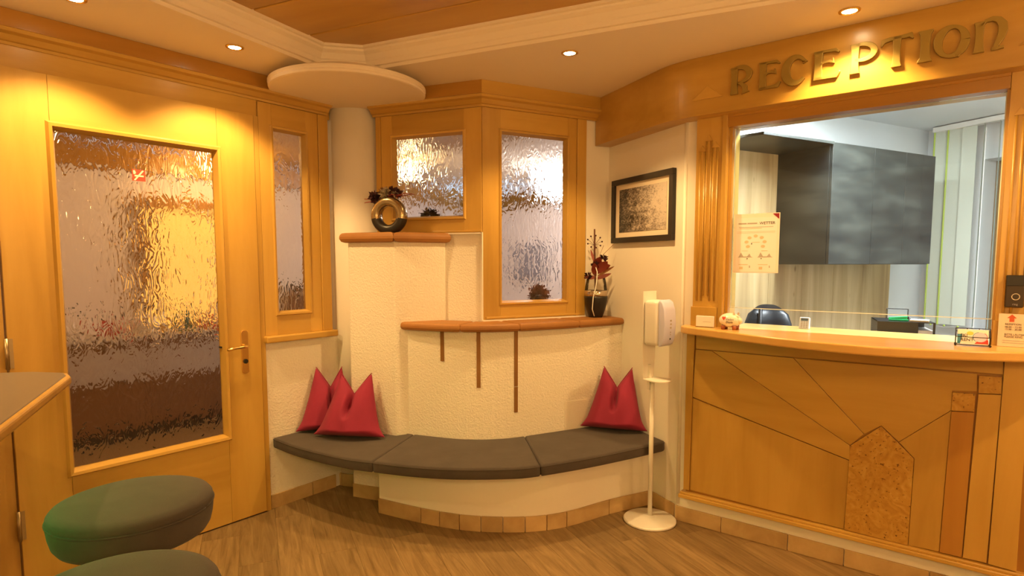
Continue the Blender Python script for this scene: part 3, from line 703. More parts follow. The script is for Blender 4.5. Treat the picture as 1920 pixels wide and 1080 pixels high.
piece('inlay_panel',[(850,578),(1048,459),(1002,990),(885,965),(908,640)],M_WV)
piece('house_panel',[(668,590),(785,517),(908,640),(885,965),(645,905)],M_BURL,proud=.005)
piece('post_board',[(1047,462),(1135,466),(1087,1010),(1002,990)],M_WP,proud=.004)
piece('post_cap',[(1051,390),(1139,396),(1135,464),(1047,460)],M_BURL,proud=.005)
piece('post_board',[(1148,396),(1236,400),(1180,1030),(1089,1010)],M_WV,proud=.006)
piece('post_cap',[(1150,327),(1239,333),(1236,398),(1148,394)],M_BURL,proud=.007)
piece('post_board',[(1248,256),(1345,262),(1292,1062),(1184,1032)],M_WV,proud=.010)
mk('panel_backing',[(lb(.085),vz(1.15)+.011,1.149),(lb(1.62),vz(1.15)+.011,1.149),(lb(1.62),vz(.2)+.011,.19),(lb(.06),vz(.2)+.011,.19),(lb(.085),-.001,1.149),(lb(1.62),-.001,1.149),(lb(1.62),-.001,.19),(lb(.06),-.001,.19)],[(0,1,2,3),(4,7,6,5),(0,4,5,1),(1,5,6,2),(2,6,7,3),(3,7,4,0)],M_WP,ct)
MB().box(lb(.03),lb(1.66),-.064,-.001,.165,.187).build('base_rail',M_WH,ct,.004)
MB().box(lb(.036),lb(1.65),-.053,-.001,.187,.200).build('base_rail_step',M_WH,ct,.003)

# ================================================================== RECEPTION lettering
sg=FB.root('reception_sign',.8,-.12,2.35); tag(sg,'raised gilt lettering reading RECEPTION on the wooden fascia','sign')
def ribbon(pts,ws):
    L=[];Rr=[]; n=len(pts)
    for i in range(n):
        a=Vector(pts[max(0,i-1)]); b_=Vector(pts[min(n-1,i+1)]); t=(b_-a).normalized(); nn=Vector((-t.y,t.x)); w=ws[i]/2
        L.append(Vector(pts[i])+nn*w); Rr.append(Vector(pts[i])-nn*w)
    return L,Rr
def arc(cx,cy,rx,ry,a0,a1,n=14): return [(cx+rx*math.cos(R(a0+(a1-a0)*k/n)),cy+ry*math.sin(R(a0+(a1-a0)*k/n))) for k in range(n+1)]
def lw(n,a,m,b): return [ (a+(m-a)*(2*t) if t<.5 else m+(b-m)*(2*t-1)) for t in [k/(n-1) for k in range(n)]]
def stem(x,y0=0.0,y1=1.0,w=.24,fl=1.5): return ([(x,y0),(x,y0+.05),(x,y0+.14),(x,.5*(y0+y1)),(x,y1-.14),(x,y1-.05),(x,y1)],[w*fl,w*fl*.92,w*1.02,w*.88,w*1.02,w*fl*.92,w*fl])
def letter(ch,u0,u1,z0=.078,z1=.212):
    W,Hh=u1-u0,z1-z0; S=[]
    if ch=='R':
        S.append(stem(.22,w=.26,fl=1.25)); b_=arc(.42,.70,.42,.29,120,-100); S.append((b_,lw(len(b_),.12,.26,.05)))
        S.append(([(.36,.42),(.52,.36),(.66,.24),(.68,.08),(.70,0)],[.07,.15,.20,.18,.34]))
    elif ch=='E':
        S.append(stem(.24,w=.28,fl=1.15)); S.append(([(.15,.955),(.5,.955),(.80,.95),(.92,.86)],[.09,.09,.12,.05])); S.append(([(.25,.46),(.42,.58),(.60,.60),(.74,.54),(.72,.70)],[.06,.08,.10,.12,.05]))
        S.append(([(.12,.045),(.5,.045),(.84,.06),(.96,.20)],[.09,.10,.15,.05]))
    elif ch=='C':
        a_=arc(.54,.50,.42,.46,48,318,22); S.append((a_,[.12+.22*math.sin(math.pi*k/22)**1.3*(1 if k<16 else 1) for k in range(23)])); S.append(([(.80,.84),(.94,.76),(.80,.70)],[.16,.10,.04]))
    elif ch=='P':
        S.append(stem(.26,w=.27,fl=1.3)); b_=arc(.46,.69,.42,.27,120,-118,18); S.append((b_,lw(len(b_),.10,.24,.08))); S.append(([(.24,.46),(.36,.50),(.40,.44)],[.05,.08,.05]))
    elif ch=='T':
        S.append(stem(.52,w=.24,fl=1.35)); S.append(([(.04,.74),(.10,.90),(.30,.94),(.52,.95),(.76,.95),(.92,.97),(.99,.84)],[.05,.16,.13,.10,.13,.17,.05]))
    elif ch=='I': S.append(stem(.5,w=.62,fl=1.45))
    elif ch=='O':
        a_=arc(.5,.5,.40,.45,0,360,36); S.append((a_,[.12+.16*abs(math.cos(R(10*k+15)))**1.5 for k in range(37)])); S.append(([(.58,.07),(.72,.02),(.80,.12)],[.04,.09,.04]))
    elif ch=='N':
        S.append(stem(.20,0,.93,w=.25,fl=1.3)); b_=[(.22,.80),(.36,.93),(.54,.96),(.70,.90),(.81,.76),(.83,.56),(.78,.36),(.68,.16),(.62,.04)]
        S.append((b_,[.07,.11,.15,.20,.25,.26,.22,.16,.10])); S.append(([(.54,.04),(.70,.05),(.88,.07)],[.09,.10,.09]))
    mb=MB()
    for pts,ws in S:
        P=[(p[0]*W+u0-.8,p[1]*Hh+z0) for p in pts]; ww=[w*W for w in ws]
        # horizontal strokes are scaled by height
        L,Rr=ribbon(P,ww); n=len(P); vs=[]
        for d_ in (0,-.017): vs+=[(q.x,d_,q.y) for q in L]+[(q.x,d_,q.y) for q in Rr]
        fs=[]
        for i in range(n-1):
            fs+=[(i,i+1,n+i+1,n+i),(2*n+i,3*n+i,3*n+i+1,2*n+i+1),(i,2*n+i,2*n+i+1,i+1),(n+i,n+i+1,3*n+i+1,3*n+i)]
        fs+=[(0,n,3*n,2*n),(n-1,3*n-1,4*n-1,2*n-1)]
        mb.add(vs,fs)
    mb.build('letter',M_GOLD,sg,.0016)
for ch,a_,b_ in (('R',.283,.405),('E',.424,.542),('C',.547,.662),('E',.678,.808),('P',.832,.956),('T',.963,1.090),('I',1.104,1.166),('O',1.168,1.288),('N',1.298,1.420)): letter(ch,a_,b_)
MB().prism_xz([(.078-.8,.082),(.247-.8,.082),(.165-.8,.150)],-.006,0).build('triangle_ornament',M_WH,sg,.001)
MB().prism_xz([(1.452-.8,.082),(1.62-.8,.082),(1.535-.8,.150)],-.006,0).build('triangle_ornament',M_WH,sg,.001)

# ================================================================== text helper
def text(body,size,mat,parent,loc,rot=(R(90),0,0),extr=.0004,align='LEFT',xs=1,shear=0):
    c=bpy.data.curves.new('text','FONT'); c.body=body; c.size=size; c.extrude=extr; c.align_x=align; c.shear=shear
    t=bpy.data.objects.new('tmp',c); COL.objects.link(t); dg=bpy.context.evaluated_depsgraph_get()
    me=bpy.data.meshes.new_from_object(t.evaluated_get(dg)); bpy.data.objects.remove(t)
    me.materials.clear(); me.materials.append(mat); o=bpy.data.objects.new('lettering',me); COL.objects.link(o); o.parent=parent; o.location=loc; o.rotation_euler=rot; o.scale=(xs,1,1); return o
def rect(name,x0,x1,z0,z1,y,mat,parent): return mk(name,[(x0,y,z0),(x1,y,z0),(x1,y,z1),(x0,y,z1)],[(0,1,2,3)],mat,parent)

# ================================================================== picture on the right wall
pc_=FE.root('framed_picture',-.405,-.002,1.684); tag(pc_,'black framed black and white aerial photograph on the cream wall','picture')
PW,PH,fw_=.66,.424,.036
for nm,x0,x1,z0,z1 in (('frame_bar',-PW/2,PW/2,0,fw_),('frame_bar',-PW/2,PW/2,PH-fw_,PH),('frame_bar',-PW/2,-PW/2+fw_,fw_,PH-fw_),('frame_bar',PW/2-fw_,PW/2,fw_,PH-fw_)):
    box(nm,x0,x1,-.026,0,z0,z1,M_FRAME,pc_,.002)
box('mount',-PW/2+fw_,PW/2-fw_,-.010,-.004,fw_,PH-fw_,M_MAT,pc_)
box('photograph',-PW/2+fw_+.045,PW/2-fw_-.035,-.0125,-.010,fw_+.034,PH-fw_-.034,M_PHOTO,pc_)

# ================================================================== ring vase on the upper ledge
rv=empty('ring_vase',(-.775,3.835,1.742),R(-14)); tag(rv,'round ring vase in gold and black with dried flowers on the high ledge','vase')
Rv,hv=.118,.0565
def ringvase(zlo,zhi,mat,name):
    # flattened ring standing upright: outer radius Rv, hole hv; cut flat at the bottom
    n=64; k=14; vs=[]; fs=[]; rc=(Rv+hv)/2; ra=(Rv-hv)/2
    for i in range(n):
        a=2*math.pi*i/n
        for j in range(k):
            b_=2*math.pi*j/k; cx=math.copysign(abs(math.cos(b_))**.7,math.cos(b_)); sy=math.copysign(abs(math.sin(b_))**.7,math.sin(b_))
            r=rc+ra*cx; x,z,y=r*math.cos(a),r*math.sin(a)+Rv-.014,.038*sy
            vs.append((x,y,max(zlo,min(zhi,z))))
    for i in range(n):
        for j in range(k): fs.append((i*k+j,((i+1)%n)*k+j,((i+1)%n)*k+(j+1)%k,i*k+(j+1)%k))
    return mk(name,vs,fs,mat,rv,0,True)
M_VGOLD=plain('vase_gold',(.42,.33,.19),.22,.9); M_VBLK=plain('vase_black',(.014,.010,.008),.38)
ring=ringvase(0.0,1,M_VGOLD,'ring_body')
ring.data.materials.append(M_VBLK)
for p in ring.data.polygons:
    if p.center.z<.086: p.material_index=1
M_FLD=plain('dried_flower_dark',(.055,.014,.018),.8); M_FLG=plain('dried_flower_pale',(.42,.36,.26),.8); M_FLR=plain('dried_stem_red',(.28,.035,.02),.7); M_FLB=plain('dried_flower_brown',(.26,.11,.04),.8)
def tuft(parent,name,c,r,mat,n=60,seed=1,flat=1.0,lr=.75):
    rnd=random.Random(seed); mb=MB()
    for _ in range(n):
        dv=Vector((rnd.gauss(0,1),rnd.gauss(0,.8),rnd.gauss(0,1)*flat)).normalized(); L=r*rnd.uniform(.55,1.0); s_=dv.cross(Vector((rnd.random(),rnd.random(),rnd.random()))).normalized()*L*lr*.35
        a=Vector(c)+dv*L*.15; b_=Vector(c)+dv*L; m_=(a+b_)/2
        mb.add([a,m_+s_,b_,m_-s_],[(0,1,2),(0,2,3)])
    return mb.build(name,mat,parent)
zt=2*Rv-.014
tuft(rv,'flower_head',(-.075,0,zt-.008),.056,M_FLD,110,2); tuft(rv,'flower_head',(.022,0,zt+.030),.050,M_FLD,110,3); tuft(rv,'flower_head',(-.028,-.01,zt+.018),.046,M_FLG,90,4); tuft(rv,'flower_head',(.045,-.01,zt+.012),.028,M_FLG,60,6); tuft(rv,'flower_head',(-.055,.02,zt+.040),.032,M_FLB,60,5)
tuft(rv,'flower_head',(-.10,-.01,zt+.006),.046,M_FLD,90,31); tuft(rv,'flower_head',(.062,.0,zt+.018),.040,M_FLD,80,32); tuft(rv,'flower_head',(-.008,-.02,zt+.036),.034,M_FLG,60,33)
for k,pts in enumerate(([(-.02,0,zt),(.05,-.01,zt+.004),(.13,-.02,zt+.018),(.175,-.02,zt+.010)],[(.0,0,zt),(.06,.0,zt-.002),(.16,-.01,zt+.012),(.185,-.01,zt+.004)],[(-.03,0,zt-.01),(-.10,-.01,zt-.025),(-.16,-.02,zt-.036)],[(-.05,0,zt-.01),(-.12,0,zt-.012),(-.17,.0,zt-.010)],[(-.02,0,zt),(.03,-.02,zt+.012),(.09,-.02,zt+.004)])):
    MB().tube(pts,[.004,.0032,.0022,.0012][:len(pts)],6).build('stem',M_FLR,rv,0,True)

# ================================================================== tapered vase on the lower ledge
tvp=FD.w(.815,-.085); tv=empty('tapered_vase',(tvp[0],tvp[1],1.179)); tag(tv,'tapered black and clear glass vase with red dried flowers in the window corner','vase')
def vr(z): return .046+.034*math.sin(min(1,z/.145)*math.pi/2) if z<.145 else .080-.018*((z-.145)/.125)**1.6
MB().lathe([(.0001,0),(.046,0)]+[(vr(.012*k),.012*k) for k in range(1,13)]+[(.0001,.146)],(0,0,0),36).build('vase_base',M_VBLK,tv,0,True)
MB().lathe([(vr(.146),.146),(vr(.16)+.0005,.160),(vr(.184)+.0005,.184),(.060,.184),(.058,.148)],(0,0,0),36).build('silver_band',plain('vase_silver',(.55,.46,.36),.2,.9),tv,0,True)
gp=[(vr(.184+.01*k),.184+.01*k) for k in range(10)]; 
k_=len(gp); vs=[];fs=[]
for i in range(36):
    a_=2*math.pi*i/36
    for r_,z_ in gp: vs.append((r_*math.cos(a_),r_*math.sin(a_),z_))
for i in range(36):
    for j in range(k_-1): fs.append((i*k_+j,((i+1)%36)*k_+j,((i+1)%36)*k_+j+1,i*k_+j+1))
mk('glass_upper',vs,fs,M_VGLASS,tv,0,True)
MB().tube([(-.02,-.078,.012),(-.035,-.085,.06),(-.03,-.088,.14),(-.014,-.082,.20),(-.004,-.07,.26),(0,-.05,.31),(-.012,-.02,.36)],.0035,6).build('white_cord',M_WHITE,tv,0,True)
MB().tube([(0,0,.10),(-.008,0,.3),(-.012,0,.45),(-.014,0,.60)],[.005,.006,.007,.005],8).build('thick_stem',plain('bark_brown',(.10,.035,.018),.8),tv,0,True)
for k in range(9):
    a_=2*math.pi*k/9; q=(-.012+.050*math.cos(a_),.012*math.sin(a_),.515+.042*math.sin(a_)); MB().tube([(-.012,0,.49),( -.012+.03*math.cos(a_),0,.508+.02*math.sin(a_)),q],.0012,5).sphere(q,.006,8,5).build('berry_twig',M_FLD,tv,0,True)
M_LEAFR=plain('red_leaf',(.22,.035,.022),.5); M_LEAFP=plain('pinkish_leaf',(.40,.13,.11),.6)
def leaf(parent,base,dr,L,wd,mat,up=Vector((0,0,1))):
    b_=Vector(base); d_=Vector(dr).normalized(); s_=d_.cross(Vector((0,1,.3))).normalized(); vs=[];fs=[]; n=8
    for i in range(n+1):
        t=i/n; wv=wd*math.sin(math.pi*min(1,t*.95+.05))**.8; c_=b_+d_*L*t+Vector((0,-.25*L*t*t,.0)); vs+=[c_-s_*wv/2,c_+Vector((0,.08*wv,0)),c_+s_*wv/2]
    for i in range(n): fs+=[(3*i,3*i+1,3*i+4,3*i+3),(3*i+1,3*i+2,3*i+5,3*i+4)]
    return mk('leaf',vs,fs,mat,parent,0,True)
for bp,dr,L,wd,mt in (((0,0,.30),(.6,-.2,.7),.11,.07,M_LEAFR),((0,0,.32),(.9,-.1,.35),.10,.055,M_LEAFR),((-.005,0,.33),(.25,-.3,.9),.09,.06,M_LEAFR),((0,0,.27),(-.9,-.2,.05),.085,.03,M_LEAFP),((0,0,.26),(.7,-.3,.3),.11,.03,M_LEAFP),((-.01,0,.37),(-.35,0,1),.10,.018,M_LEAFP),((.01,0,.28),(.8,0,.5),.13,.02,M_FLB),((0,0,.28),(-.2,-.3,.8),.1,.05,M_LEAFR)): leaf(tv,bp,dr,L,wd,mt)
tuft(tv,'flower_head',(.05,-.01,.405),.036,M_FLD,60,11,.5); tuft(tv,'flower_head',(-.058,-.02,.285),.036,M_FLD,60,12,.7); tuft(tv,'flower_head',(-.01,-.02,.36),.04,M_FLD,60,13,1)
for pts in ([(.01,0,.35),(.05,0,.43),(.12,0,.50)],[(.0,0,.36),(.03,0,.44),(.05,0,.49)]): MB().tube(pts,.0016,5).build('grass_blade',M_FLB,tv)

# ================================================================== sanitizer stand
sc_=pz(1218,976,0.0); st=empty('sanitizer_stand',(sc_[0],sc_[1],0),R(42)); tag(st,'white floor stand holding an automatic hand sanitizer dispenser by the wall','dispenser')
MB().lathe([(.150,0),(.156,.004),(.156,.012),(.150,.017),(.040,.034),(.0001,.036)],(0,0,0),56).build('base_plate',M_WMETAL,st,0,False)
MB().tube([(0,0,.03),(0,0,.865)],.0135,14).build('pole',M_WMETAL,st,0,True)
MB().prism([(-.055,.03)]+[(.075*math.cos(R(a_)),-.055+.062*math.sin(R(a_))) for a_ in range(180,361,15)]+[(.055,.03)],.862,.870).build('drip_tray',M_WMETAL,st,.002)
MB().prism_xz([(-.052,.868),(.052,.868),(.066,1.08),(.066,1.385),(-.066,1.385),(-.066,1.08)],.028,.032).build('back_plate',M_WMETAL,st,.001)
MB().box(-.012,.012,.012,.028,.80,.95).build('plate_bracket',M_WMETAL,st)
def rbox(x0,x1,y0,y1,z0,z1): return MB().box(x0,x1,y0,y1,z0,z1)
dp=rbox(-.064,.064,-.070,.0275,1.072,1.335).build('dispenser_body',M_WHITE,st,.022,True,4)
pr=[(-.0705,1.066),(-.098,1.080),(-.112,1.12),(-.118,1.20),(-.112,1.28),(-.096,1.325),(-.0705,1.342)]
n=len(pr); vs=[(-.056,y,z) for y,z in pr]+[(.056,y,z) for y,z in pr]
cv=mk('front_cover',vs,[tuple(range(n)),tuple(range(n,2*n))[::-1]]+[(i,(i+1)%n,n+(i+1)%n,n+i) for i in range(n)],M_LILAC,st,.008,True,3)
for zz_,r_ in ((1.115,.0055),(1.140,.004),(1.155,.0045)): MB().sphere((0,-.1145-(zz_-1.115)*.06,zz_),r_,10,6,1,.4).build('indicator_mark',M_GREYINK if zz_>1.12 else M_DARK,st)
for zz_ in (1.175,1.195,1.215): MB().box(-.008,.008,-.1185,-.1165,zz_,zz_+.010).build('indicator_mark',M_GREYINK,st)

# ================================================================== small things on the counter
def on_counter(name,u,v_,label,cat,rot=0): 
    o=FB.root(name,u,v_,zc); o.rotation_euler=(0,0,FB.a+rot); tag(o,label,cat); return o
cd=on_counter('card_stack',.172,-.085,'small holder of blank cream cards at the left end of the counter','card holder')
MB().box(-.050,.050,-.006,.0,.004,.062).build('card',M_PAPER,cd,.001); MB().box(-.050,.050,.001,.006,.004,.064).build('card',M_PAPER,cd,.001)
MB().box(-.050,.050,-.012,.02,0,.004).build('holder_foot',M_SHEET,cd); rect('print_line',-.01,.035,.030,.032,-.0064,M_GREYINK,cd)
pg=on_counter('piggy_bank',.318,-.105,'white ceramic piggy bank with red heart and thank-you writing on the counter','piggy bank')
body=MB().sphere((0,0,.050),.046,28,16,1.30,.95,.86).build('pig_body',plain('white_ceramic',(.86,.80,.70),.18),pg,0,True); M_CER=MATS['white_ceramic']
MB().sphere((.052,-.006,.050),.017,16,10,.9,1,1).build('snout',M_CER,pg,0,True)
for sx_ in (-.012,.012): MB().add([(.028+sx_,-.02,.082),(.046+sx_,-.02,.082),(.038+sx_,-.026,.104),(.038+sx_,-.008,.085)],[(0,1,2),(1,3,2),(3,0,2),(0,3,1)]).build('ear',M_CER,pg,.002)
for q in ((-.030,-.022),(.030,-.022),(-.030,.022),(.030,.022)): MB().lathe([(.010,0),(.011,.008),(.013,.022)],(q[0],q[1],0),12).build('foot',plain('foot_terracotta',(.35,.10,.03),.5),pg,0,True)
hr=[(-.022+.011*(16*math.sin(t)**3)/16,.063+.011*(13*math.cos(t)-5*math.cos(2*t)-2*math.cos(3*t)-math.cos(4*t))/16) for t in [2*math.pi*k/28 for k in range(28)]]
def wrap(x,z): # onto the body surface
    k=1-((x)/(.046*1.30))**2-((z-.050)/(.046*.86))**2; return -.046*.95*math.sqrt(max(0,k))-.0012
mk('heart',[(-.022,wrap(-.022,.063)-.0006,.063)]+[(x,wrap(x,z),z) for x,z in hr],[(0,i+1,(i+1)%28+1) for i in range(28)],M_RED,pg)
def wraptext(s_,size,x,z):
    t=text(s_,size,M_INK,pg,(0,0,0),(0,0,0),0,shear=.25); me=t.data
    for vtx in me.vertices:
        X,Z=vtx.co.x+x,vtx.co.y+z; vtx.co=(X,wrap(X,Z)-.0004,Z)
wraptext('Vielen',.017,-.012,.052); wraptext('Dank',.017,-.010,.036)
sk=on_counter('flyer_box',1.366,-.115,'small wire-edged glass box of ski rental cards on the counter','card box',R(3))
W2,D2,H2=.060,.024,.074
wire=[((-W2,-D2,.006),(-W2,-D2,.040)),((W2,-D2,.006),(W2,-D2,.040)),((-W2,D2,.006),(-W2,D2,H2)),((W2,D2,.006),(W2,D2,H2)),((-W2,-D2,.006),(W2,-D2,.006)),((-W2,-D2,.040),(W2,-D2,.040)),((-W2,D2,H2),(W2,D2,H2)),((-W2,D2,.006),(W2,D2,.006)),((-W2,-D2,.040),(-W2,D2,H2)),((W2,-D2,.040),(W2,D2,H2)),((-W2,-D2,.006),(-W2,D2,.006)),((W2,-D2,.006),(W2,D2,.006)),((-.02,D2,.055),(-.02,D2,H2)),((.022,D2,.055),(.022,D2,H2)),((-W2,D2,.060),(W2,D2,.060))]
for a_,b_ in wire: MB().tube([a_,b_],.0018,6).build('wire_edge',M_DARK,sk)
for sx_ in (-W2,W2):
    for sy_ in (-D2,D2): MB().sphere((sx_,sy_,.0045),.0045,8,6).build('ball_foot',M_DARK,sk,0,True)
card=MB().add([(-.054,-.016,.009),(.054,-.016,.009),(.054,.012,.070),(-.054,.012,.070),(-.054,-.015,.008),(.054,-.015,.008),(.054,.016,.070),(-.054,.016,.070)],[(0,1,2,3),(4,7,6,5),(0,4,5,1),(1,5,6,2),(2,6,7,3),(3,7,4,0)]).build('card',M_PAPER,sk)
tl=math.atan2(.061,.028)
def oncard(x,s_): t=s_/.0671; return (x,-.016+.028*t-.0008,.009+.061*t)
def cpoly(name,pts,mat,lift=0): return mk(name,[(p[0],p[1]-lift,p[2]) for p in [oncard(*q) for q in pts]],[tuple(range(len(pts)))],mat,card)
cpoly('card_print',[(-.054,0),(-.044,0),(-.036,.045),(-.054,.045)],M_BLUE); cpoly('card_print',[(.006,.003),(.053,.003),(.053,.022),(.02,.020)],M_RED)
cpoly('card_print',[(.025+.024*math.cos(R(k)),.033+.022*math.sin(R(k))) for k in range(0,360,20)],plain('badge_lilac',(.55,.50,.66),.6),.0003)
cpoly('card_print',[(.025+.026*math.cos(R(k)),.033+.024*math.sin(R(k))) for k in range(100,250,15)]+[(.012,.03)],M_BLUE,.0001); cpoly('card_print',[(.025+.026*math.cos(R(k)),.033+.024*math.sin(R(k))) for k in range(-80,60,15)]+[(.035,.03)],plain('badge_pink',(.66,.08,.16),.5),.0001)
cpoly('card_print',[(-.010+.012*math.cos(R(k)),.050+.009*math.sin(R(k))) for k in range(0,360,30)],M_YEL)
for s_,zz_,sz in (('SKI',.034,.019),('RENT',.014,.019)):
    q=oncard(-.044,zz_); text(s_,sz,M_INK,sk,(q[0],q[1]-.001,q[2]),(tl,0,0),.0003,xs=1.0)
# poster on the sheet
po=FB.root('weather_poster',.40,.021,1.495); tag(po,'weather notice sheet in a clear sleeve stuck on the reception glass','poster')
box('sleeve',-.118,.122,0,.0006,0,.322,M_PAPER,po); rect('sheet',-.105,.108,.004,.300,-.0006,plain('notice_paper',(.84,.80,.80),.7),po)
mk('red_corner',[(.085,-.0012,.318),(.118,-.0012,.318),(.118,-.0012,.288)],[(0,1,2)],M_DRED,po)
text('WETTER',.021,M_INK,po,(.018,-.0012,.262),extr=.0002)
for x0,x1,zz_,h_,mt in ((-.094,-.050,.266,.007,M_GREYINK),(-.046,.006,.266,.007,M_GREYINK),(-.09,.09,.248,.0025,M_GREYINK),(-.085,.03,.241,.0025,M_TAN),(-.10,.10,.225,.0012,M_TAN),(-.10,.10,.218,.0012,M_TAN)): rect('print_line',x0,x1,zz_,zz_+h_,-.0011,mt,po)
for k in range(7):
    a_=R(-35+250*k/6); cx_,cz_=.048*math.cos(a_),.165+.036*math.sin(a_); MB().add([(cx_+.011*math.cos(R(t)),-.0011,cz_+.008*math.sin(R(t))) for t in range(0,360,30)],[tuple(range(12))]).build('weather_icon',M_TAN,po)
rect('print_line',-.02,.022,.166,.168,-.0011,M_TAN,po); rect('print_mark',-.022,-.018,.155,.163,-.0012,M_INK,po)
for c_ in (-.052,.052):
    mk('mountain_chart',[(c_-.040,-.0011,.085),(c_+.040,-.0011,.085),(c_+.030,-.0011,.090),(c_+.022,-.0011,.106),(c_+.010,-.0011,.090),(c_-.010,-.0011,.090),(c_-.024,-.0011,.112),(c_-.034,-.0011,.090)],[tuple(range(8))],M_GREYINK,po)
    rect('print_mark',c_-.002+.01*(1 if c_<0 else -2),c_+.003+.01*(1 if c_<0 else -2),.075,.081,-.0012,M_INK,po)
    rect('print_line',c_-.02,c_+.012,.120,.122,-.0011,M_TAN,po); rect('print_line',c_-.035,c_+.015,.044,.047,-.0011,M_TAN,po); rect('print_mark',c_+.022,c_+.027,.028,.040,-.0011,M_GREYINK,po); rect('print_mark',c_-.03,c_-.012,.020,.034,-.0011,M_TAN,po)
# doorbell and notice on the right pilaster
db=FB.root('video_doorbell',1.497,-.033,1.36); tag(db,'black video doorbell with round button on the right wooden pilaster','doorbell')
box('bell_body',-.031,.031,-.026,0,0,.138,plain('bell_bronze',(.05,.036,.026),.35,.4),db,.004); box('camera_band',-.0305,.0305,-.0275,-.004,.092,.136,M_BLACK,db,.002)
for nm,r0,r1,mt in (('button_ring',.0115,.0145,M_CHROME),):
    vs=[];fs=[]
    for i in range(28):
        a_=2*math.pi*i/28
        for r_ in (r0,r1): vs.append((r_*math.cos(a_)+.004,-.0268,.046+r_*math.sin(a_)))
    for i in range(28): fs.append((2*i,2*i+1,(2*i+3)%56,(2*i+2)%56))
    mk(nm,vs,fs,mt,db)
text('ring',.012,M_GREYINK,db,(-.006,-.0268,.010),extr=.0003)
nt_=FB.root('opening_hours_sign',1.512,-.050,zc); tag(nt_,'cream opening hours notice with red arrow below the doorbell','sign')
box('sign_board',-.062,.075,-.003,0,.001,.142,plain('sign_paper',(.80,.66,.54),.7),nt_)
mk('arrow',[(-.026,-.0036,.108),(-.010,-.0036,.108),(-.010,-.0036,.124),(-.002,-.0036,.124),(-.018,-.0036,.140),(-.034,-.0036,.124),(-.026,-.0036,.124)],[tuple(range(7))],plain('arrow_red',(.60,.10,.04),.6),nt_)
for s_,zz_,sz in (('REZEPTION',.094,.0105),('08.00 - 12.00',.082,.0105),('15.00 - 20.00',.072,.0105),('BITTE LÄUTEN',.050,.0105),('PLEASE RING',.040,.0105)): text(s_,sz,M_INK,nt_,(-.040,-.0036,zz_),extr=.0002)
for zz_ in (.026,.016): rect('print_line',-.045,.06,zz_,zz_+.002,-.0036,M_GREYINK,nt_)
# clear sheet in the opening
ps=FB.root('window_4',.85,.03,1.30); structure(ps)
box('clear_sheet',-.580,.576,0,.006,.0,.985,M_SHEET,ps)
box('sheet_edge',-.580,.576,-.0005,.0065,-.002,.0015,M_EDGE,ps); box('sheet_edge',-.582,-.578,-.0005,.0065,0,.985,M_EDGE,ps); box('sheet_edge',.574,.578,-.0005,.0065,0,.985,M_EDGE,ps)

# ================================================================== bar at the left with stools
bt=empty('bar_counter',(-1.95,1.7,0)); tag(bt,'bar counter with grey top and rounded maple edge at the left','bar counter')
tip=pz(133,703,1.1); bf=pz(0,805,1.1); dirE=(Vector(bf)-Vector(tip)).normalized(); bn=bf
o_=(-1.95,1.7); nearp=[tuple(Vector(tip)+dirE*k) for k in (.03,.4,.9,1.5,2.4)]
farp=[pz(128,698,1.1),pz(70,696,1.1),pz(0,698,1.1)]
corner=[tuple(Vector(tip)+dirE*.03),tip,farp[0]]
outl=nearp[::-1]+[tip]+farp+[(-2.40,2.38),(-2.55,2.0),(-2.1,.2),(-1.75,-.3)]
outl=[(p[0]-o_[0],p[1]-o_[1]) for p in outl]
v,f=pad(outl,1.060,1.098,.012); mk('edge_band',v,f,M_WH,bt)
v,f=pad(inset(outl,.016),1.085,1.101,.003); mk('bar_top',v,f,M_BARTOP,bt)
body=inset(outl,.27); MB().prism(body,0.0,1.061).build('bar_body',M_WV,bt,.004)
led=MB(); nb=[(p[0]-o_[0],p[1]-o_[1]) for p in (tuple(Vector(tip)+dirE*.45),tuple(Vector(tip)+dirE*1.5))]
nrm=Vector((dirE.y,-dirE.x)); nrm=nrm if nrm.x<0 else -nrm
pts=[(p[0]+nrm.x*.20,p[1]+nrm.y*.20,1.052) for p in nb]
MB().tube(pts,.006,8).build('green_led_strip',plain('green_led',(.1,.9,.3),.5,0,(.02,1,.18),45),bt)
def stool(label,cx,cy,zt=.83,r=.205,scale=1):
    o=empty('bar_stool',(cx,cy,0)); tag(o,label,'bar stool','grey upholstered bar stools at the bar')
    th=.115
    th=.125; prof=[(.0001,zt-th),(r*.84,zt-th),(r*.91,zt-th+.006),(r*.955,zt-th+.022),(r*.985,zt-th+.05),(r*1.0,zt-.044),(r*.992,zt-.036)]
    MB().lathe(prof+[(.0001,zt-.036)],(0,0,0),64).build('seat_side',M_STOOL,o,0,True)
    MB().lathe([(.0001,zt-.040),(r*.990,zt-.037),(r*1.0,zt-.032),(r*.990,zt-.020),(r*.955,zt-.010),(r*.86,zt-.003),(r*.5,zt+.001),(.0001,zt+.002)],(0,0,0),64).build('seat_pad',M_STOOL,o,0,True)
    ring_=[(r*1.0*math.cos(2*math.pi*k/64),r*1.0*math.sin(2*math.pi*k/64),zt-.0365) for k in range(65)]; MB().tube(ring_,.0030,6).build('seam',M_STOOL,o,0,True)
    MB().tube([(0,0,.02),(0,0,zt-th)],.028,16).build('post',M_CHROME,o,0,True)
    MB().lathe([(.20,0),(.205,.006),(.19,.016),(.05,.028),(.0001,.03)],(0,0,0),40).build('foot_plate',M_CHROME,o,0,True)
    fr=[(.17*math.cos(2*math.pi*k/40),.17*math.sin(2*math.pi*k/40),.30) for k in range(41)]; MB().tube(fr,.010,8).tube([(-.17,0,.30),(.17,0,.30)],.008,8).build('foot_ring',M_CHROME,o,0,True)
p=pz(250,930,.83); stool('grey round bar stool in front of the glazed door',p[0],p[1],.83,.222)
p=pz(215,1103,.83); stool('grey round bar stool cut by the lower photo edge',p[0],p[1],.83,.212)

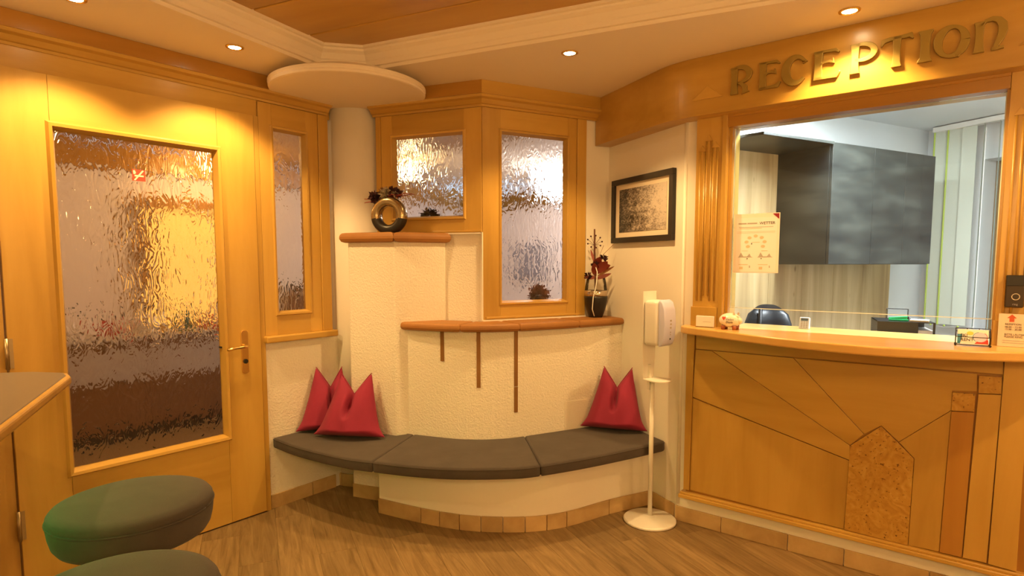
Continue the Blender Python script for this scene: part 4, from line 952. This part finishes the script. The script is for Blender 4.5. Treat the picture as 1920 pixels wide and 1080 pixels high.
# ================================================================== office behind the reception glass
Kc=(3.275,4.827)
OB=Fr(Kc[0],Kc[1],27.2); OW=Fr(Kc[0],Kc[1],-66.7)
ow=structure(empty('wall_office')); OB.at(ow)
box('plaster_panel',-2.48,.12,0,.1,0,2.75,M_OWALL,ow)
bp_=None
for k in range(6):
    x0=-2.44+k*(2.44-.43)/6
    box('oak_board',x0+.0008,x0+(2.44-.43)/6-.0008,-.012,0,0,2.30,M_OAK,ow,.001)
oww=structure(empty('wall_office_window')); OW.at(oww)
box('plaster_panel',-.02,.40,0,.30,0,2.75,M_OWALL,oww); box('plaster_panel',1.55,3.2,0,.30,0,2.75,M_OWALL,oww); box('plaster_panel',.40,1.55,0,.30,2.30,2.75,M_OWALL,oww); box('plaster_panel',.40,1.55,0,.30,0,.85,M_OWALL,oww)
w5=structure(empty('window_5')); OW.at(w5)
M_BRW=wood('window_frame_brown',(.30,.19,.08),(.24,.15,.06),(9,9,1))
box('frame_jamb',.40,.47,.16,.24,.85,2.30,M_BRW,w5,.003); box('frame_jamb',1.48,1.55,.16,.24,.85,2.30,M_BRW,w5,.003); box('frame_head',.47,1.48,.16,.24,2.22,2.30,M_BRW,w5,.003); box('frame_sill',.47,1.48,.16,.24,.85,.93,M_BRW,w5,.003)
box('sash_jamb',.47,.53,.17,.23,.93,2.22,M_BRW,w5,.003); box('sash_jamb',.97,1.03,.17,.23,.93,2.22,M_BRW,w5,.003)
box('pane',.53,.97,.195,.20,.93,2.22,M_WINGLASS,w5); box('pane',1.03,1.48,.195,.20,.93,2.22,M_WINGLASS,w5)
structure(mk('ceiling_office',[(*FB.w(-.2,.121),2.58),(*FB.w(3.5,.121),2.58),(*OW.w(3.2,.3),2.58),(*OW.w(-.2,.3),2.58),(*OB.w(-2.48,.1),2.58)],[(0,1,2,3,4)],M_OWALL))
bl_=OW.root('vertical_blind',.13,-.10,0); tag(bl_,'pale vertical slat blind with lime edges at the office window','blind')
box('head_rail',-.02,1.40,-.03,.03,2.535,2.572,M_WHITE,bl_,.003)
for k in range(13):
    x=.03+k*.098; a_=R(16 if k<3 else 113); c_,s_=math.cos(a_)*.044,math.sin(a_)*.044
    sl=mk('slat',[(x-c_,-s_,1.085),(x+c_,s_,1.085),(x+c_,s_,2.535),(x-c_,-s_,2.535),(x-c_,-s_+.0012,1.085),(x+c_,s_+.0012,1.085),(x+c_,s_+.0012,2.535),(x-c_,-s_+.0012,2.535)],[(0,1,2,3),(4,7,6,5),(0,4,5,1),(1,5,6,2),(2,6,7,3),(3,7,4,0)],M_BLIND,bl_)
    if k<2: MB().tube([(x-c_,-s_-.001,1.08),(x-c_,-s_-.001,2.535)],.006,6).build('lime_edge',M_LIME,sl)
    MB().sphere((x,0,1.075),.008,8,6).build('slat_weight',M_LIME if k<3 else M_BLIND,sl)
MB().tube([(.03+.098*k,0,1.075-.012*abs(math.sin(k*1.57))) for k in range(6)],.0018,5).build('bead_chain',M_WHITE,bl_)
MB().tube([(.36,-.05,1.08),(.36,-.05,2.5)],.004,6).build('pull_cord',M_WHITE,bl_)
# wall cabinets
cb=OB.root('wall_cabinet',-1.17,-.012,1.54); tag(cb,'slate grey wall cupboard with three doors in the office','cupboard')
CW=1.085; x0=-.55; x1=x0+CW
box('carcass',x0,x1,-.37,0,0,.735,M_SLATE,cb,.002)
xs_=[x0,x0+.41,x0+.75,x1-.14]
for k in range(3): box('cupboard_door',xs_[k]+.0015,xs_[k+1]-.0015,-.39,-.3715,.003,.733,M_SLATE,cb,.0015)
box('end_filler',x1-.138,x1,-.388,-.3715,.003,.733,M_SLATE,cb,.0015)
shf=OB.root('wall_shelf',-2.22,-.012,2.248); tag(shf,'slate grey shelf board beside the wall cupboard','shelf')
MB().prism([(-.22,0),(-.11,-.40),(.498,-.40),(.498,0)],.010,.027).build('shelf_board',M_SLATE,shf,.002)
# desk, chair, tray, phone
dk=FB.root('office_desk',.85,.30,0); tag(dk,'pale inner work desk behind the reception counter','desk')
box('desk_top',-.10,.56,.02,.42,1.02,1.05,M_WHITE,dk,.003); box('desk_side',-.10,-.07,.02,.40,0,1.02,M_WHITE,dk); box('desk_side',.53,.56,.02,.40,0,1.02,M_WHITE,dk); box('desk_back',-.07,.53,.05,.07,.3,1.02,M_WHITE,dk)
oc=FB.root('office_chair',.322,.580,.0); oc.rotation_euler=(0,0,FB.a+R(20)); tag(oc,'black leather high-backed office chair behind the counter','office chair')
def shell(w,h,zb,y0,bow,th,name,mat,parent):
    n=14;vs=[];fs=[];rows=14; idx={}
    for sg_ in (0,1):
        for j in range(rows+1):
            t=j/rows; rr=1-max(0,(t-.72)/.28)**2.5*.42 
            for i in range(n+1):
                s=-1+2*i/n; e=(1-abs(s)**4)*(1-max(0,(t-.8)/.2)**3); y=y0+bow*s*s-.05*math.sin(t*3)+ (0 if sg_ else -th*e); idx[(sg_,i,j)]=len(vs); vs.append((s*w/2*rr,y,zb+h*t-(abs(s)**3*.03 if j==rows else 0)))
        for j in range(rows):
            for i in range(n):
                q=(idx[(sg_,i,j)],idx[(sg_,i+1,j)],idx[(sg_,i+1,j+1)],idx[(sg_,i,j+1)]); fs.append(q if not sg_ else q[::-1])
    for j in range(rows):
        fs.append((idx[(0,0,j)],idx[(0,0,j+1)],idx[(1,0,j+1)],idx[(1,0,j)])); fs.append((idx[(0,n,j)],idx[(1,n,j)],idx[(1,n,j+1)],idx[(0,n,j+1)]))
    for i in range(n): fs.append((idx[(0,i,rows)],idx[(0,i+1,rows)],idx[(1,i+1,rows)],idx[(1,i,rows)])); fs.append((idx[(0,i,0)],idx[(1,i,0)],idx[(1,i+1,0)],idx[(0,i+1,0)]))
    return mk(name,vs,fs,mat,parent,0,True)
br_=shell(.29,.79,.50,0,-.05,.07,'backrest',M_LEATH,oc); MB().tube([(-.055,-.095,.8),(-.05,-.11,1.1),(-.045,-.09,1.27)],.012,8).build('back_seam',M_BLACK,br_,0,True)
v,f=pad([(-.2,-.45),(.2,-.45),(.22,-.1),(.18,.0),(-.18,.0),(-.22,-.1)],.44,.53,.03); mk('seat',v,f,M_LEATH,oc)
for sx_ in (-1,1): MB().tube([(sx_*.2,-.02,.50),(sx_*.235,-.03,.70),(sx_*.235,-.25,.71)],.016,8).build('armrest',M_BLACK,oc,0,True)
MB().tube([(0,-.22,.08),(0,-.22,.44)],.028,12).build('gas_column',M_DARK,oc,0,True)
for k in range(5):
    a_=2*math.pi*k/5; MB().tube([(0,-.22,.10),(.25*math.cos(a_),-.22+.25*math.sin(a_),.06)],[.026,.016],8).build('base_arm',M_BLACK,oc,0,True); MB().sphere((.25*math.cos(a_),-.22+.25*math.sin(a_),.028),.028,10,8).build('castor',M_BLACK,oc,0,True)
ty=FB.root('letter_tray',1.055,.48,1.05); ty.rotation_euler=(0,0,FB.a+R(14)); tag(ty,'stacked black letter trays with papers on the inner desk','letter tray')
box('tray_side',-.135,-.130,-.12,.12,0,.19,M_BLACK,ty); box('tray_front',-.135,.05,-.125,-.120,0,.19,M_BLACK,ty); box('tray_back',-.135,.12,.12,.125,0,.19,M_BLACK,ty)
for zz_ in (0,.06,.12,.186): box('tray_floor',-.135,.125,-.12,.12,zz_,zz_+.004,M_BLACK,ty)
for zz_ in (.064,.124,): box('paper_stack',-.09,.122,-.10,.10,zz_,zz_+.022,M_PAPER,ty)
box('tray_post',.115,.125,-.122,-.116,0,.19,M_BLACK,ty)
gn=FB.root('green_stapler',1.04,.42,1.2405); tag(gn,'small green desk tool lying on the black letter trays','stapler')
MB().box(-.045,.045,-.014,.014,0,.010).build('tool_base',M_GREEN,gn,.003); MB().add([(-.045,-.012,.010),(.04,-.012,.010),(.04,.012,.010),(-.045,.012,.010),(-.045,-.012,.016),(.04,-.012,.026),(.04,.012,.026),(-.045,.012,.016)],[(0,3,2,1),(4,5,6,7),(0,1,5,4),(1,2,6,5),(2,3,7,6),(3,0,4,7)]).build('tool_arm',M_GREEN,gn,.002); box('tool_tip',.030,.048,-.010,.010,.010,.022,M_BLACK,gn)
bx=FB.root('wire_letter_holder',1.02,.53,1.2405); tag(bx,'thin wire holder standing on the letter trays','wire holder')
for a_,b_ in (((-.05,0,0),(-.05,0,.055)),((.05,0,0),(.05,0,.055)),((-.05,0,.055),(.05,0,.055)),((-.05,.04,0),(-.05,.04,.055)),((.05,.04,0),(.05,.04,.055)),((-.05,.04,.055),(.05,.04,.055)),((-.05,0,.055),(-.05,.04,.055)),((.05,0,.055),(.05,.04,.055))): MB().tube([a_,b_],.0014,5).build('wire',M_DARK,bx)
fd=FB.root('brown_folder',1.10,.48,1.2405); tag(fd,'tan paper folder on top of the black letter trays','folder')
MB().box(-.01,.075,-.08,.0,0,.008).build('folder_cover',plain('tan_card',(.55,.40,.22),.8),fd,.001); MB().box(-.008,.072,-.078,-.002,.008,.0095).build('folder_sheet',M_PAPER,fd)
ph=FB.root('desk_phone',.630,.165,zc); tag(ph,'white handset with grey display standing behind the counter glass','phone')
MB().add([(-.026,-.008,0),(.026,-.008,0),(.028,.012,0),(-.028,.012,0),(-.026,.006,.064),(.026,.006,.064),(.026,.022,.060),(-.026,.022,.060)],[(0,3,2,1),(4,5,6,7),(0,1,5,4),(1,2,6,5),(2,3,7,6),(3,0,4,7)]).build('handset',plain('phone_grey',(.62,.66,.68),.4),ph,.004)
def onph(x,z): return (x,-.008+.014*z/.064-.0008,z)
mk('display',[onph(-.018,.044),onph(.018,.044),onph(.018,.058),onph(-.018,.058)],[(0,1,2,3)],plain('display_grey',(.10,.14,.17),.3),ph)
for i in range(3):
    for j in range(4): mk('key',[onph(-.017+.013*i,.008+.009*j),onph(-.008+.013*i,.008+.009*j),onph(-.008+.013*i,.014+.009*j),onph(-.017+.013*i,.014+.009*j)],[(0,1,2,3)],M_GREYINK,ph)
# office lamp
ol=empty('office_ceiling_lamp',(*FB.w(1.05,.46),2.578)); ol.rotation_euler=(0,0,FB.a); tag(ol,'long flat ceiling lamp in the office','ceiling lamp')
box('lamp_frame',-.90,.90,-.12,.12,-.03,0,M_WHITE,ol,.004); box('lamp_diffuser',-.88,.88,-.10,.10,-.034,-.030,plain('office_diffuser',(1,1,1),.5,0,COOL,4),ol)
l=bpy.data.lights.new('tube','AREA'); l.shape='RECTANGLE'; l.size=1.7; l.size_y=.18; l.energy=P_OFFICE; l.color=COOL; lo=bpy.data.objects.new('tube',l); COL.objects.link(lo); lo.parent=ol; lo.location=(0,0,-.04)
structure(box('wall_office_side',0,2.6,0,.1,0,2.75,M_OWALL)).matrix_world=Matrix.Translation((*FB.w(3.0,.12),0))@Matrix.Rotation(FB.a+R(90),4,'Z')

# ================================================================== hall behind the glazed door and windows
hw=structure(empty('wall_hall')); FA.at(hw)
M_HW=plaster('hall_wall_paint',(.76,.69,.66),200,.1,.002)
box('plaster_panel',-3.2,5.2,2.9,3.0,0,CEIL,M_HW,hw); box('plaster_panel',5.0,5.1,-1.5,2.9,0,CEIL,M_HW,hw); box('plaster_panel',-3.2,-3.1,.12,2.9,0,CEIL,M_HW,hw); box('plaster_panel',1.90,5.0,-1.55,-1.45,0,CEIL,M_HW,hw)
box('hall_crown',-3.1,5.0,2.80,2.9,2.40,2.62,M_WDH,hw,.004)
for k in range(8): box('ceiling_plank',-3.1,2.35,.13+.335*k,.13+.335*k+.330,2.635,2.655,M_CEILW,hw,.004)
for k in range(4): box('ceiling_plank',1.15 if k<3 else 2.05,2.35,.13-.335*(k+1),.13-.335*k-.005,2.635,2.655,M_CEILW,hw,.004); box('hall_crown',4.92,5.0,-1.45,2.82,2.36,2.52,M_WDH,hw,.004)
# hall niche and door; panel emission stands in for a lit room beyond
hn=structure(empty('door_2')); FA.at(hn)
box('glow_panel',.50,1.25,2.86,2.90,.95,2.08,plain('amber_glow_panel',(.6,.35,.08),.5,0,(1,.50,.09),.85),hn); box('door_panel',.50,1.25,2.86,2.90,0,.95,M_WV,hn); box('niche_head',.42,1.33,2.78,2.9,2.08,2.18,M_WDH,hn,.003); box('niche_jamb',.42,.50,2.80,2.9,0,2.08,M_WDH,hn,.003); box('niche_jamb',1.25,1.33,2.80,2.9,0,2.08,M_WDH,hn,.003)
sb=FA.root('sideboard',.35,2.62,0); tag(sb,'long brown sideboard seen blurred through the door glass','sideboard')
box('carcass',-1.6,1.5,-.22,.24,.08,.86,wood('sideboard_brown',(.20,.09,.035),(.15,.06,.02),(9,9,1)),sb,.004); box('sideboard_top',-1.62,1.52,-.25,.25,.86,.90,plain('stone_grey',(.45,.40,.36),.4),sb,.004); box('sideboard_foot',-1.55,1.45,-.2,.2,0,.08,M_CAV,sb)
for k in range(4):
    box('cupboard_door',-1.57+.76*k,-.83+.76*k,-.235,-.22,.10,.50,MATS['sideboard_brown'],sb,.003)
    box('drawer_front',-1.57+.76*k,-.83+.76*k,-.240,-.22,.52,.80,MATS['stone_grey'],sb,.003)
rn=random.Random(5)
for k,(u,h_,c_) in enumerate(((-.55,.22,(.75,.70,.66)),(-.30,.16,(.45,.05,.04)),(.02,.20,(.80,.78,.74)),(.34,.24,(.10,.16,.10)),(.62,.15,(.50,.06,.05)),(.85,.2,(.75,.60,.35)))):
    j=FA.root('hall_jar',u+.35,2.60,.90); tag(j,['pale jar on the hall sideboard, left end','small red pot on the hall sideboard, near its left end','white jar at the middle of the hall sideboard','dark green bottle on the hall sideboard','red pot on the hall sideboard in front of the glowing niche','straw coloured jar at the right end of the hall sideboard'][k],'jar')
    MB().lathe([(.04,0),(.058,.02),(.06,h_*.6),(.03,h_*.85),(.034,h_)],(0,0,0),20).build('jar_body',plain('jar_%d'%k,c_,.4),j,0,True); MB().lathe([(.036,h_),(.036,h_+.02),(.01,h_+.03)],(0,0,0),16).build('jar_lid',M_DARK,j,0,True)
hc=FA.root('hall_cupboard',2.34,2.66,0); tag(hc,'tall brown cupboard in the hall seen through the narrow side window','cupboard')
box('carcass',-.42,.42,-.2,.2,0,1.26,MATS['sideboard_brown'],hc,.005); box('cupboard_top',-.44,.44,-.22,.2,1.26,1.29,M_CAV,hc,.004); box('cupboard_door',-.40,-.003,-.215,-.2,.06,1.24,MATS['sideboard_brown'],hc,.003); box('cupboard_door',.003,.40,-.215,-.2,.06,1.24,MATS['sideboard_brown'],hc,.003)
hp_=FA.root('hall_picture',4.995,1.62,1.28); hp_.rotation_euler=(0,0,FB.a); tag(hp_,'dark picture on the far hall wall, seen through the corner window','picture')
box('picture_frame',-.24,.24,-.03,0,0,.52,plain('grey_frame',(.20,.20,.24),.6),hp_,.004); box('picture_sheet',-.20,.20,-.034,-.03,.04,.48,plain('grey_print',(.25,.25,.30),.6),hp_)
# plants on the inner window sills
def sillplant(fr,u,v_,z,label,r,h_,seed,mats):
    o=fr.root('potted_plant',u,v_,z); tag(o,label,'plant'); MB().lathe([(r*.6,0),(r*.85,h_*.35),(r*.8,h_*.4)],(0,0,0),20).build('pot',mats[0],o,0,True); tuft(o,'foliage',(0,0,h_*.6),r*1.2,mats[1],160,seed,1,.5); return o
M_DF=plain('dark_foliage',(.05,.045,.05),.7); M_DP=plain('grey_pot',(.16,.13,.12),.6); M_RP2=plain('rosy_foliage',(.28,.12,.10),.7)
box('inner_sill',-.80,.0,.06,.26,1.72,1.745,M_WH,wc); box('inner_sill',.0,1.0,.06,.26,1.155,1.18,M_WH,wall_back)
sillplant(FC,-.46,.15,1.745,'dark dried plant behind the small high window',.07,.20,21,(M_DP,M_DF))
sillplant(FD,.50,.16,1.18,'rosy dried plant behind the tall corner window',.085,.24,22,(M_DP,M_RP2))
def halllamp(u,v_,size,power,col,label,glow,round_=True):
    p=FA.w(u,v_); o=empty('hall_ceiling_lamp',(p[0],p[1],CEIL-(.026 if u<2.35 else 0))); o.rotation_euler=(0,0,FA.a); tag(o,label,'ceiling lamp')
    MB().lathe([(size*.5,0),(size*.5,-.05),(size*.46,-.075),(.0001,-.085)],(0,0,0),28).build('lamp_shade',plain('hall_shade_%d'%int(u*10+50),(1,.95,.85),.5,0,col,glow),o,0,True)
    MB().lathe([(size*.52,0),(size*.52,-.018),(size*.5,-.018)],(0,0,0),28).build('lamp_rim',M_BRASS,o)
    l=bpy.data.lights.new('bulb','POINT'); l.energy=power; l.color=col; l.shadow_soft_size=size*.4; lo=bpy.data.objects.new('bulb',l); COL.objects.link(lo); lo.parent=o; lo.location=(0,0,-.16)
halllamp(-.8,1.3,.35,P_HALL,WARM2,'warm round ceiling lamp in the hall behind the door',6)
halllamp(1.0,2.30,.22,P_HALL*.9,(1,.62,.22),'small warm lamp added to light the wooden hall niche',8)  # lamp added only to brighten the niche
halllamp(2.55,1.42,.20,P_HALL*.35,(1,.72,.34),'warm round ceiling lamp in the middle of the hall',5)
halllamp(3.9,.42,.60,P_HALL_END,(.95,.95,1.0),'large white ceiling lamp at the end of the hall',14)
